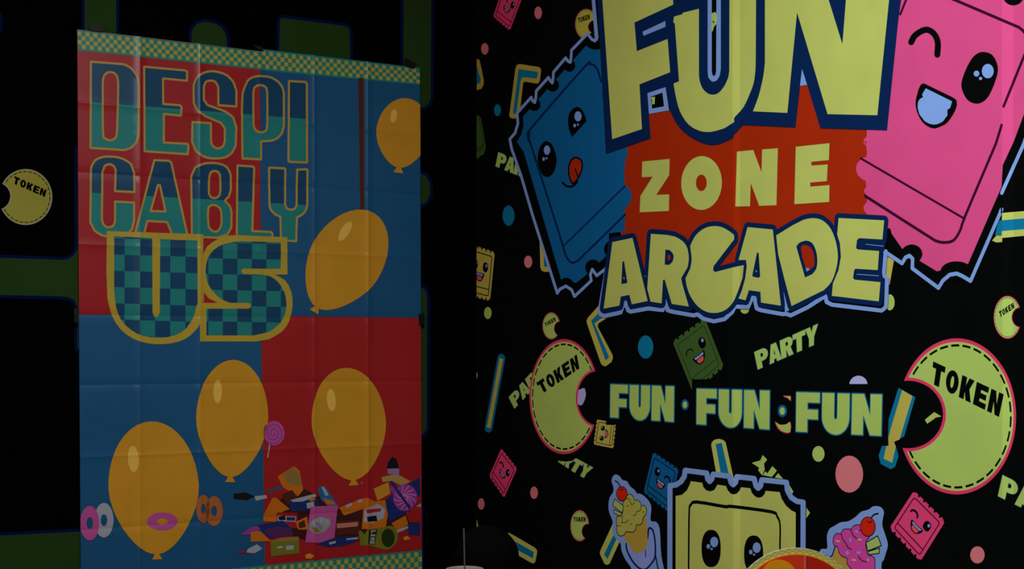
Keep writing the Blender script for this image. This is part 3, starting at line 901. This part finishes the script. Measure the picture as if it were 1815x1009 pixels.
tD = [Z('P1', 205,368, 400,383) + smooth(Z('P1', 440,402, 470,437, 486,480, 489,530), 2, False) + Z('P1', 488,800) + smooth(Z('P1', 475,850, 442,883, 400,895), 2, False) + Z('P1', 203,882),
      smooth(Z('P1', 276,560, 278,470, 297,437, 323,430, 350,440, 366,475, 367,560, 362,740, 358,805, 342,830, 318,837, 290,826, 277,790), 2)]
tE = [Z('P1', 522,398, 765,420, 779,428, 777,482, 635,468, 636,620, 735,628, 745,638, 741,690, 640,680, 640,850, 780,858, 787,868, 782,920, 525,902)]
tS = [Z('P1', 1072,635, 1072,540) + smooth(Z('P1', 1055,490, 1020,452, 970,431, 920,425, 872,437, 835,465, 817,510), 2, False) + Z('P1', 818,615) + smooth(Z('P1', 840,662, 885,692, 980,733), 2, False)
      + Z('P1', 1003,765, 1003,840) + smooth(Z('P1', 995,870, 968,885, 938,877, 921,850), 2, False) + Z('P1', 920,735, 810,728, 808,845) + smooth(Z('P1', 830,900, 872,932, 930,945, 1000,940, 1045,912, 1068,868), 2, False)
      + Z('P1', 1072,760) + smooth(Z('P1', 1055,705, 1010,667, 900,627), 2, False) + Z('P1', 878,595, 878,515) + smooth(Z('P1', 890,488, 918,480, 948,490, 964,520), 2, False) + Z('P1', 965,628)]
tP = [Z('r', -44,930, -48,560) + smooth(Z('r', -42,440, -5,350, 48,320, 100,316, 170,326, 225,360, 256,405, 265,450), 2, False) + Z('r', 265,690) + smooth(Z('r', 250,742, 215,780, 170,798), 2, False) + Z('r', 95,802, 95,937),
      smooth(Z('r', 38,640, 38,440, 52,395, 86,383, 122,393, 141,440, 140,680, 128,722, 95,735, 60,724, 42,695), 2)]
tI = [Z('r', 303,352, 428,360, 436,372, 438,960, 305,955, 299,945)]
title([tD, tE, tS, tP, tI], (140, 179.5), (620, 217), 'teal and blue letters outlined in gold reading DESPI')
tC = [Z('P3', 410,180, 409,80) + smooth(Z('P3', 392,32, 350,5, 300,-6, 245,-5, 202,14, 182,52), 2, False) + Z('P3', 178,340) + smooth(Z('P3', 200,382, 240,408, 300,416, 360,405, 398,375), 2, False) + Z('P3', 408,330, 408,235, 308,230, 308,335)
      + smooth(Z('P3', 298,358, 272,366, 248,352, 239,320), 2, False) + Z('P3', 242,75) + smooth(Z('P3', 254,42, 275,33, 300,41, 312,65), 2, False) + Z('P3', 308,175)]
tA = [Z('P3', 515,12, 592,15, 604,25, 690,412, 612,412, 582,338, 478,332, 458,408, 412,400), Z('P3', 534,142, 545,145, 573,282, 495,280)]
tB = [Z('P3', 712,415, 709,95) + smooth(Z('P3', 730,50, 780,29, 850,29, 898,50, 917,92), 2, False) + Z('P3', 918,165) + smooth(Z('P3', 906,205, 886,226, 910,250, 921,285), 2, False) + Z('P3', 920,365) + smooth(Z('P3', 900,402, 850,420), 2, False),
      smooth(Z('P3', 802,190, 805,95, 818,72, 840,70, 860,90, 862,175, 852,203, 828,212), 2), smooth(Z('P3', 799,262, 830,248, 860,266, 868,305, 866,355, 850,383, 828,388, 805,370, 798,340), 2)]
tL = [Z('P3', 952,40, 1033,45, 1040,54, 1030,385, 1130,390, 1136,400, 1136,430, 948,420)]
tY = [Z('s', 232,178, 242,173, 402,180, 414,192, 411,580) + smooth(Z('s', 430,628, 475,643, 522,628, 540,590), 2, False) + Z('s', 545,195, 652,190, 660,198, 659,590) + smooth(Z('s', 640,655, 600,700, 545,727), 2, False)
      + Z('s', 538,870, 536,995, 365,985, 358,722) + smooth(Z('s', 300,695, 256,650, 237,600), 2, False)]
title([tC, tA, tB, tL, tY], (150, 341), (560, 364.5), 'teal and blue letters outlined in gold reading CABLY')


def checks(x0, y0, dx, dy, sl, par):
    def pick(x, y):
        i = math.floor((x - x0) / dx)
        j = math.floor((y - sl * (x - x0) - y0) / dy)
        return PTEAL if (i + j + par) % 2 == 0 else PDEEP
    cuts = []
    for i in range(-8, 9):
        cuts.append(((x0 + i * dx, y0 - 9 * dy), (x0 + i * dx, y0 + 9 * dy)))
        cuts.append(((x0 - 8 * dx, y0 + i * dy - sl * 8 * dx), (x0 + 8 * dx, y0 + i * dy + sl * 8 * dx)))
    return pick, cuts


UO = Z('P3', 265,385, 772,402, 768,840) + smooth(Z('P3', 745,890, 700,938, 640,968, 560,980, 480,976, 400,950, 335,900, 292,830, 268,740), 2, False) + Z('P3', 262,600)
UI = Z('P3', 303,412, 503,422, 505,812, 513,832, 525,837, 538,828, 543,812, 545,428, 740,435, 742,760) + smooth(Z('P3', 722,835, 682,897, 620,935, 540,946, 455,937, 392,905, 338,850, 312,780), 2, False) + Z('P3', 303,700)
SO = Z('t', 740,135) + smooth(Z('t', 420,122, 300,120, 205,145, 115,210, 88,270), 2, False) + Z('t', 82,560, 88,648, 60,660, 62,945, 500,945) + smooth(Z('t', 600,928, 700,868, 757,785, 782,665, 772,560, 725,470, 640,425), 2, False) + Z('t', 742,425)
SI = Z('t', 690,175) + smooth(Z('t', 380,165, 255,185, 172,230, 122,300, 105,390, 118,480, 160,552, 222,612, 300,645), 2, False) + Z('t', 440,645, 455,655, 459,668, 454,682, 440,690, 112,690, 112,898, 480,898) \
    + smooth(Z('t', 600,870, 680,810, 720,740, 735,660, 718,560, 670,485, 605,437, 520,424), 2, False) + Z('t', 405,420, 389,412, 383,400, 388,385, 402,378, 690,380)
for oo, ii, ck, lb in ((UO, UI, checks(220.6, 451.9, 27, 28.8, 0.03, 1), 0), (SO, SI, checks(394.7, 430.6, 25.7, 27.9, 0.02, 0), 0)):
    lv = 4 if oo is SO else 3
    base = pp('title_lettering', [Lay(PGOLD2, oo)], lv, 'huge gold outlined checkered letter of US', CLP)
    pp('letter', [Lay(None, ii, 'eo', ck[0], ck[1])], lv + 1, parent=base)
    if oo is SO:
        for gq in (Z('t', 92,150, 180,150, 130,180, 92,222), Z('t', 92,562, 130,610, 200,645, 92,645)):
            pp('letter_gap', [Lay(PRED, gq)], 5, parent=base)

# rope and plain balloons
flatrope = pp('rope_print', [Lay(PBRN, [(635, 138), (644, 139), (646, 420), (639, 420)])], 1, 'brown rope print')


def balloon(cx, cy, rx, ry, rot, clip=CLP):
    pts = []
    for i in range(40):
        t = 2 * math.pi * i / 40
        x, y = math.sin(t), -math.cos(t)
        k = 1 - 0.16 * max(0, y) ** 1.5 * 1.4
        pts.append((cx + rx * x * k * math.cos(rot) - ry * y * math.sin(rot), cy + rx * x * k * math.sin(rot) + ry * y * math.cos(rot)))
    def at(a, b):
        return (cx + a * math.cos(rot) - b * math.sin(rot), cy + a * math.sin(rot) + b * math.cos(rot))
    knot = [at(-3, ry - 2), at(3, ry - 2), at(9, ry + 9), at(-9, ry + 9)]
    shine = [at(-rx * .42 + rx * .12 * math.cos(t / 16 * 2 * math.pi) + .0, -ry * .45 + ry * .2 * math.sin(t / 16 * 2 * math.pi)) for t in range(16)]
    pp('balloon_print', [Lay(PYEL, knot), Lay(PYEL, pts), Lay(P('poster_pale_yellow', (176, 138, 60)), shine)], 6, 'plain yellow balloon print', clip)


balloon(714, 236, 48, 62, 0.12)
balloon(612, 462, 66, 98, 0.55)
balloon(272, 865, 80, 118, -0.05)
balloon(411, 742, 64, 104, 0.03)
balloon(618, 752, 66, 100, -0.08)

# sweets
def ring(k, x, y, rx, ry, m, rot=0.0, hole=0.34):
    pp('doughnut_print', [Lay(m, [zell(k, x, y, rx, ry, rot), zell(k, x, y, rx * hole, ry * hole, rot)])], 7 + int(x) % 3, clip=CLP)


ring('P5', 145, 808, 42, 76, PPINK)
ring('P5', 207, 795, 42, 76, PWHT)
ring('P5', 640, 745, 30, 62, P('poster_caramel', (130, 70, 34)))
ring('P5', 688, 755, 38, 66, P('poster_caramel', (130, 70, 34)))
ring('P5', 462, 800, 68, 40, PPINK)
sp = []
for i in range(40):
    a = i * 0.42
    sp.append((440 + 110 * .4054 + (2 + i * .42) * math.cos(a), 600 + 415 * .4054 + (2.4 + i * .5) * math.sin(a)))
pp('lollipop_print', [Lay(PPINK, zell('P6', 112, 415, 46, 54)), Lay(PMAG, stroke(sp, 2.2), 'un'), Lay(PWHT, stroke(Z('P6', 92, 465, 84, 520), 2.4), 'un')], 6, clip=CLP)
PILE = [
    ('p', P('poster_dark_red', (44, 12, 14)), (300,480, 400,430, 560,380, 700,450, 840,540, 1000,520, 1150,480, 1440,560, 1470,690, 1200,720, 1000,750, 600,790, 480,750, 330,640)),  # dark red printed base under the sweets
    ('p', PORG, (360,285, 490,205, 530,240, 560,390, 520,440, 400,370)), ('p', P('poster_khaki', (104, 84, 40)), (400,265, 490,215, 540,300, 545,370, 440,340)),
    ('p', PRED, (275,405, 400,355, 420,420, 380,470, 290,465)), ('p', PBLUE, (270,405, 395,355, 398,375, 290,418)),
    ('p', PBRN, (390,430, 470,390, 520,450, 440,510)),
    ('p', PORG, (250,590, 320,452, 345,450, 455,540, 400,560, 345,640, 250,635)),
    ('p', PNVY, (450,475, 570,440, 660,420, 680,520, 640,545, 470,560)), ('p', PWHT, (460,470, 650,420, 665,440, 560,480, 480,485)), ('p', PWHT, (585,495, 640,480, 645,530, 590,535)),
    ('p', P('poster_sky', (20, 72, 112)), (670,375, 730,360, 830,510, 760,520, 700,470)), ('p', PORG, (715,450, 800,480, 810,505, 745,505)),
    ('p', PRED, (355,565, 515,570, 512,690, 345,680)), ('p', PWHT, (362,590, 505,600, 500,640, 358,632)),
    ('p', PORG, (500,640, 590,600, 600,700, 520,700)),
    ('p', PPINK, (620,520, 835,512, 820,600, 800,805, 575,800)), ('p', P('poster_mint', (104, 116, 104)), (640,620, 690,600, 770,620, 770,670, 720,720, 650,735, 610,700, 610,650)),
    ('p', PORG, (840,530, 1000,465, 1060,450, 1110,475, 1060,530, 880,590)), ('p', PWHT, (890,510, 940,490, 940,515, 895,530)),
    ('p', PBRN, (820,640, 1000,620, 1000,735, 810,740)), ('p', P('poster_peach', (140, 88, 70)), (820,655, 990,640, 985,675, 825,690)),
    ('p', PORG, (1035,490, 1210,470, 1225,560, 1200,700, 1015,695)), ('p', PWHT, (1040,540, 1140,500, 1200,530, 1190,610, 1100,650, 1030,640)), ('p', PBLK, (1055,600, 1130,590, 1140,635, 1060,640)),
    ('p', PYEL, (1110,380, 1225,330, 1240,420, 1140,475)), ('p', P('poster_cream', (130, 104, 58)), (1170,290, 1290,265, 1400,325, 1330,360, 1250,320, 1180,330)),
    ('p', PNVY, (1200,470, 1290,400, 1470,290, 1475,420, 1380,560, 1230,640)), ('p', PORG, (1250,650, 1360,590, 1380,660, 1290,710)), ('p', PWHT, (1280,710, 1375,670, 1380,690, 1290,730)),
    ('p', PRED, (1360,570, 1430,540, 1475,580, 1470,640, 1390,645)), ('p', PNVY, (1380,660, 1475,645, 1470,745, 1380,740)), ('p', PWHT, (1440,520, 1480,495, 1480,525)),
    ('p', PBLK, (1220,180, 1255,130, 1290,150, 1310,230, 1300,270, 1210,230)), ('p', P('poster_lilac', (110, 84, 120)), (1215,225, 1310,222, 1308,275, 1220,265)),
    ('p', PMAG, (68,735, 160,680, 260,665, 200,715, 120,745)), ('p', PNVY, (200,665, 400,630, 470,690, 480,740, 290,770)), ('p', P('poster_plum', (58, 26, 62)), (240,710, 350,675, 460,690, 490,740, 320,765)),
    ('p', PORG, (150,720, 220,710, 310,790, 150,795)), ('p', PGRN, (305,790, 525,770, 530,885, 310,910)), ('p', P('poster_khaki', (104, 84, 40)), (305,790, 380,765, 525,755, 525,785, 310,800)),
    ('p', PWHT, (357,832, 400,828, 398,845, 360,848)), ('p', PWHT, (425,828, 485,822, 485,855, 428,860)),
    ('p', PNVY, (660,815, 800,765, 960,750, 1005,785, 880,825, 760,838)), ('p', PWHT, (760,800, 815,788, 815,805, 765,818)),
    ('p', PWHT, (130,850, 200,815, 240,850, 180,885, 110,880)), ('p', PRED, (55,870, 120,868, 120,885, 60,890)), ('p', PWHT, (180,440, 270,430, 280,455, 190,475)), ('p', PBLK, (15,420, 110,410, 180,440, 120,470, 20,460)),
    ('p', PWHT, (625,640, 650,615, 680,625, 665,660, 640,665)), ('p', PWHT, (690,610, 720,605, 715,650, 690,655)), ('p', P('poster_lilac', (110, 84, 120)), (650,640, 690,650, 715,690, 700,705, 665,670)),
    ('p', PWHT, (730,625, 765,630, 760,665, 730,660)), ('p', P('poster_khaki', (104, 84, 40)), (620,680, 665,685, 700,715, 650,728)), ('p', PPINK, (690,535, 725,540, 722,565, 692,562)),
    ('p', PRED, (1050,545, 1170,535, 1165,560, 1055,575)), ('p', PBLK, (365,600, 420,590, 425,625, 372,628)), ('p', PNVY, (430,600, 500,605, 495,632, 432,630)),
    ('p', PORG, (600,470, 640,440, 655,465, 620,480)), ('p', PBRN, (520,650, 570,625, 580,680, 530,690)), ('p', PWHT, (985,470, 1020,460, 1022,485, 990,490)), ('p', PMAG, (1240,360, 1290,370, 1270,420, 1235,400)),
    ('p', PWHT, (700,365, 725,370, 760,430, 735,440)), ('p', PWHT, (1010,330, 1020,330, 1020,340, 1010,340)), ('p', PWHT, (895,770, 985,760, 985,775, 900,782)),
    ('p', PYEL, (575,900, 610,885, 645,905, 620,928, 580,925)), ('p', PYEL, (1340,760, 1375,750, 1395,775, 1350,785)),
]
pile = pp('sweets_print', [Lay(m, Z(k, v)) for k, m, v in PILE], 6, 'heap of sweets and snack boxes print', CLP)
pp('lollipop_print', [Lay(PMAG, zell('p', 1355, 450, 95, 105)), Lay(P('poster_pale_pink', (150, 90, 130)),
   [s_ for i in range(12) for s_ in stroke([(ZR['p'][0] + (1355 + r_ * 90 * math.cos(i * .524 + r_ * .9)) * ZR['p'][2], 780 + (450 + r_ * 98 * math.sin(i * .524 + r_ * .9)) * ZR['p'][2]) for r_ in (.15, .5, .95)], 1.8)], 'un'),
   Lay(PNVY, stroke(Z('p', 1250, 330, 1390, 530), 5), 'un')], 7, clip=CLP)
bot = pp('bottle_print', [Lay(PGRN, smooth(Z('p', 990,720, 1010,708, 1040,740, 1060,700, 1150,690, 1240,670, 1290,700, 1295,790, 1240,850, 1190,858, 1080,825, 1010,825, 1005,790), 2)),
     Lay(P('poster_dark_green', (22, 34, 10)), [Z('p', 1068,705, 1140,695, 1118,820, 1062,815), zell('p', 1222, 765, 52, 72)], 'un')], 7, clip=CLP)
pp('bottle_lettering', [Lay(PWHT, q) for q in word('LIME', Z('p', 1128, 705, 1112, 815, 1075, 812, 1090, 706), 0.05)], 8, parent=bot)
# black tape that holds the poster up
TAPE = mat('black_tape', (9, 9, 10), 'P', 0.5, 0.2)
for q, lb in (([(159, 44), (182, 47), (180, 57), (158, 54)], 'black tape strip at the top left end of the poster'),
              ([(447, 80), (464, 84), (466, 91), (456, 88)], 'black tape strip over the middle of the poster top edge'),
              ([(717, 104), (735, 112), (732, 122), (716, 116)], 'black tape strip at the top right end of the poster'),
              ([(741, 557), (750, 555), (749.5, 575), (742, 576)], 'black tape strip halfway down the poster right edge'),
              ([(130, 547), (139, 547), (139, 572), (131, 572)], 'black tape strip halfway down the poster left edge')):
    bm = bmesh.new()
    cs = [FP.uv(*p) for p in q]
    lo = [bm.verts.new((u, -0.004, v)) for u, v in cs]
    hi = [bm.verts.new((u, -0.0085, v)) for u, v in cs]
    bm.faces.new(lo); bm.faces.new(hi)
    for i in range(4):
        bm.faces.new((lo[i], lo[(i + 1) % 4], hi[(i + 1) % 4], hi[i]))
    o = mesh('tape_strip', bm, TAPE)
    o.matrix_world = FP.M
    tag(o, lb, 'tape', 'black tape strips on the poster')

# ================================================================== TABLE, CUP, CENTREPIECE, PERSON
TM = mat('table_black', (20, 20, 22), 'O', 0.6, 0.2)
tb = empty('party_table', (0.15, 2.62, 0))
tag(tb, 'dark rectangular party table carrying the cup and the round centrepiece', 'table')
bm = bmesh.new(); box(bm, (-0.9, -0.5, 0.715), (0.9, 0.5, 0.745))
bmesh.ops.bevel(bm, geom=bm.edges[:], offset=0.006, segments=2, affect='EDGES')
mesh('tabletop', bm, TM, tb)
for sx in (-.8, .8):
    for sy in (-.42, .42):
        bm = bmesh.new()
        bmesh.ops.create_cone(bm, cap_ends=True, segments=14, radius1=0.018, radius2=0.022, depth=0.715, matrix=Matrix.Translation((sx, sy, 0.3575)))
        mesh('leg', bm, TM, tb)


def lathe(prof, n=40):
    bm = bmesh.new()
    rings = []
    for r_, z_ in prof:
        rings.append([bm.verts.new((r_ * math.cos(2 * math.pi * i / n), r_ * math.sin(2 * math.pi * i / n), z_)) for i in range(n)] if r_ > 1e-5 else [bm.verts.new((0, 0, z_))])
    for a, b in zip(rings, rings[1:]):
        for i in range(n):
            j = (i + 1) % n
            if len(a) == 1 and len(b) == 1:
                continue
            if len(a) == 1:
                bm.faces.new((a[0], b[i], b[j]))
            elif len(b) == 1:
                bm.faces.new((a[i], b[0], a[j]))
            else:
                bm.faces.new((a[i], b[i], b[j], a[j]))
    return bm


CD = 3.02
cpx = FPX / CD
cup = empty('drink_cup', ((823.5 - CX) / cpx, CD, 0.745))
tag(cup, 'tall pale drink cup with a thin dark straw on the table', 'cup')
ctop = EYE - (1011 - HORIZON) / cpx - 0.745
CUPM = mat('cup_paper', (128, 116, 108), 'O', 0.35, 0.4, (1, 1, 1))
rr = 33.5 / cpx
mesh('body', lathe([(0, 0), (rr * .72, 0), (rr * .74, .004), (rr * .97, ctop - .006), (rr, ctop - .004), (rr * 1.02, ctop), (rr, ctop + .003), (rr * .97, ctop + .001), (rr * .93, ctop - .012), (rr * .7, .01), (0, .008)]), CUPM, cup, True)
mesh('drink', lathe([(0, ctop - .02), (rr * .9, ctop - .02)]), mat('drink_brown', (52, 22, 18), 'O', 0.1, 0.5), cup)
bm = bmesh.new()
p0 = Vector((0.006, -0.01, 0.02)); p1 = Vector((-1.5 / cpx, 0.004, ctop + 74 / cpx))
ax_ = (p1 - p0)
bmesh.ops.create_cone(bm, cap_ends=True, segments=12, radius1=0.0019, radius2=0.0019, depth=ax_.length, matrix=Matrix.Translation((p0 + p1) / 2) @ ax_.to_track_quat('Z', 'Y').to_matrix().to_4x4())
mesh('straw', bm, mat('straw_grey', (70, 70, 72), 'O', 0.5, 0.3), cup)

# round card centrepiece
CE = 2.3
cc_ = FPX / CE
ce = empty('table_centrepiece', ((1411 - CX) / cc_, CE, 0.745))
tag(ce, 'round red card centrepiece with checkered rim standing on the table', 'centrepiece')
zc = EYE - (1089 - HORIZON) / cc_ - 0.745
RAD = 117.5 / cc_
CARD = mat('card_white', (200, 196, 180), 'O', 0.5, 0.3, (1, 1, 1))


def disc(name, r_, y0, y1, m, mats=None):
    bm = bmesh.new()
    bmesh.ops.create_cone(bm, cap_ends=True, segments=96, radius1=r_, radius2=r_, depth=abs(y1 - y0), matrix=Matrix.Translation((0, (y0 + y1) / 2, zc)) @ Matrix.Rotation(math.pi / 2, 4, 'X'))
    return mesh(name, bm, m, ce)


disc('card', RAD, -0.001, 0.002, CARD)
OG = (1.25, 1.25, 1.25)
bm = bmesh.new()
nseg = 110
for ringi in range(3):
    r0, r1 = RAD * (0.995 - ringi * 0.026), RAD * (0.995 - (ringi + 1) * 0.026)
    for i in range(nseg):
        a0, a1 = 2 * math.pi * i / nseg, 2 * math.pi * (i + 1) / nseg
        vs = [bm.verts.new((r_ * math.cos(a), -0.0014, zc + r_ * math.sin(a))) for r_, a in ((r0, a0), (r0, a1), (r1, a1), (r1, a0))]
        f = bm.faces.new(vs); f.material_index = (i + ringi) % 2
mesh('checkered_rim', bm, [mat('rim_lemon', (202, 206, 104), 'O', .4, .3, OG), mat('rim_sage', (160, 184, 104), 'O', .4, .3, OG)], ce)
disc('yellow_ring', RAD * 0.917, -0.0020, -0.001, mat('ring_yellow', (214, 164, 40), 'O', .4, .3, OG))
bm = bmesh.new()
for k_, (a0, a1) in enumerate(((82, 275), (275, 442))):
    c_ = bm.verts.new((RAD * .06, -0.0026, zc))
    vs = [bm.verts.new((RAD * .897 * math.cos(math.radians(a0 + (a1 - a0) * i / 40)), -0.0026, zc + RAD * .897 * math.sin(math.radians(a0 + (a1 - a0) * i / 40)))) for i in range(41)]
    for i in range(40):
        bm.faces.new((c_, vs[i], vs[i + 1])).material_index = k_
mesh('red_field', bm, [mat('field_orange', (206, 62, 26), 'O', .4, .3, OG), mat('field_red', (176, 36, 22), 'O', .4, .3, OG)], ce)
bm = bmesh.new()
box(bm, (RAD * .115, -0.0034, zc - RAD * .3), (RAD * .145, -0.0027, zc + RAD * .885))
mesh('pale_stripe', bm, mat('stripe_rose', (196, 108, 92), 'O', .4, .3, OG), ce)
bm = bmesh.new()
bmesh.ops.create_cone(bm, cap_ends=True, segments=40, radius1=RAD * .27, radius2=RAD * .27, depth=0.0008, matrix=Matrix.Translation((-RAD * .26, -0.0031, zc + RAD * .55)) @ Matrix.Rotation(math.pi / 2, 4, 'X'))
mesh('yellow_dot', bm, mat('dot_yellow', (222, 158, 22), 'O', .4, .3, OG), ce)
bm = bmesh.new()
box(bm, (-0.012, 0.002, 0.0), (0.012, 0.006, zc))
box(bm, (-0.06, -0.03, 0.0), (0.06, 0.05, 0.008))
mesh('stand', bm, CARD, ce)

# person: only the top of the dark hair shows
PD = 3.36
hp = FPX / PD
HX = (862 - CX) / hp
HT = EYE - (931 - HORIZON) / hp
SKIN = mat('skin', (150, 104, 84), 'O', .5, .3, (1, 1, 1))
HAIR = mat('black_hair', (0.0022, 0.002, 0.002), 'O', .7, .0)
SHIRT = mat('dark_shirt', (26, 26, 34), 'O', .9, .1, (1, 1, 1))
per = empty('person', (HX, PD, 0))
tag(per, 'person with black hair standing behind the table with back turned', 'person')
me = bpy.data.meshes.new('body')
sk = [(0, 0, .50, .075), (0, 0, .60, .078), (0, 0, .72, .085), (0, 0, .79, .05), (0, 0, .835, .034), (0, .004, .90, .06),
      (.055, 0, .46, .055), (.06, .005, .26, .042), (.06, -.01, .05, .03), (.065, .07, .025, .026),
      (-.055, 0, .46, .055), (-.06, .005, .26, .042), (-.06, -.01, .05, .03), (-.065, .07, .025, .026),
      (.115, 0, .765, .034), (.15, .0, .63, .027), (.15, .05, .51, .021), (.15, .075, .46, .02),
      (-.115, 0, .765, .034), (-.15, .0, .63, .027), (-.15, .05, .51, .021), (-.15, .075, .46, .02), (0, .01, HT - .085, .07)]
ed = [(0, 1), (1, 2), (2, 3), (3, 4), (4, 5), (5, 22), (0, 6), (6, 7), (7, 8), (8, 9), (0, 10), (10, 11), (11, 12), (12, 13), (2, 14), (14, 15), (15, 16), (16, 17), (2, 18), (18, 19), (19, 20), (20, 21)]
nv = len(sk)
for sx in (1, -1):                       # fingers and thumb
    base = 17 if sx == 1 else 21
    for k_ in range(5):
        fx, fy = (sx * .15 + (k_ - 1.5) * .009, .082) if k_ < 4 else (sx * .15 - sx * .018, .085)
        ln_ = (.034, .042, .044, .036, .026)[k_]
        sk += [(fx, fy, .442, .0055), (fx, fy + .008, .442 - ln_, .0042)]
        ed += [(base, nv), (nv, nv + 1)]
        nv += 2
me.from_pydata([s_[:3] for s_ in sk], ed, [])
body = link('body', me, per)
md = body.modifiers.new('skin', 'SKIN')
for i, s_ in enumerate(sk):
    me.skin_vertices[0].data[i].radius = (s_[3], s_[3])
    me.skin_vertices[0].data[i].use_root = (i == 0)
body.modifiers.new('sub', 'SUBSURF').levels = 2
me.materials.append(SHIRT)
bm = bmesh.new()                          # face side of the head, turned to the wall
bmesh.ops.create_uvsphere(bm, u_segments=32, v_segments=20, radius=1.0)
hr = 58.0 / hp
for v in bm.verts:
    x, y, z = v.co
    v.co = (x * hr * .86, .01 + y * hr * 1.06, HT - .092 + z * .088 * (1.12 if z < 0 else 1))
    if y > .75 and -.35 < z < .05 and abs(x) < .25:
        v.co.y += .012
mesh('head', bm, SKIN, per, True)
for sx in (-1, 1):
    bm = bmesh.new()
    bmesh.ops.create_uvsphere(bm, u_segments=12, v_segments=8, radius=.008, matrix=Matrix.Translation((sx * .028, .01 + hr * .97, HT - .085)))
    mesh('eye', bm, HAIR, per, True)
bm = bmesh.new()
bmesh.ops.create_uvsphere(bm, u_segments=72, v_segments=36, radius=1.0)
rnd = random.Random(3)
for v in bm.verts:
    x, y, z = v.co
    a = math.atan2(y, x)
    k_ = 1 + .012 * math.sin(a * 23) + .01 * math.sin(a * 41 + z * 3)
    zz = HT - .085 + z * .085 * (1 if z > 0 else 1.5)
    v.co = (x * hr * 1.0 * k_, -.008 + y * hr * 1.04 * k_, zz)
bmesh.ops.delete(bm, geom=[f for f in bm.faces if f.calc_center_median().y > .045 and f.calc_center_median().z < HT - .05], context='FACES')
mesh('hair', bm, HAIR, per, True)
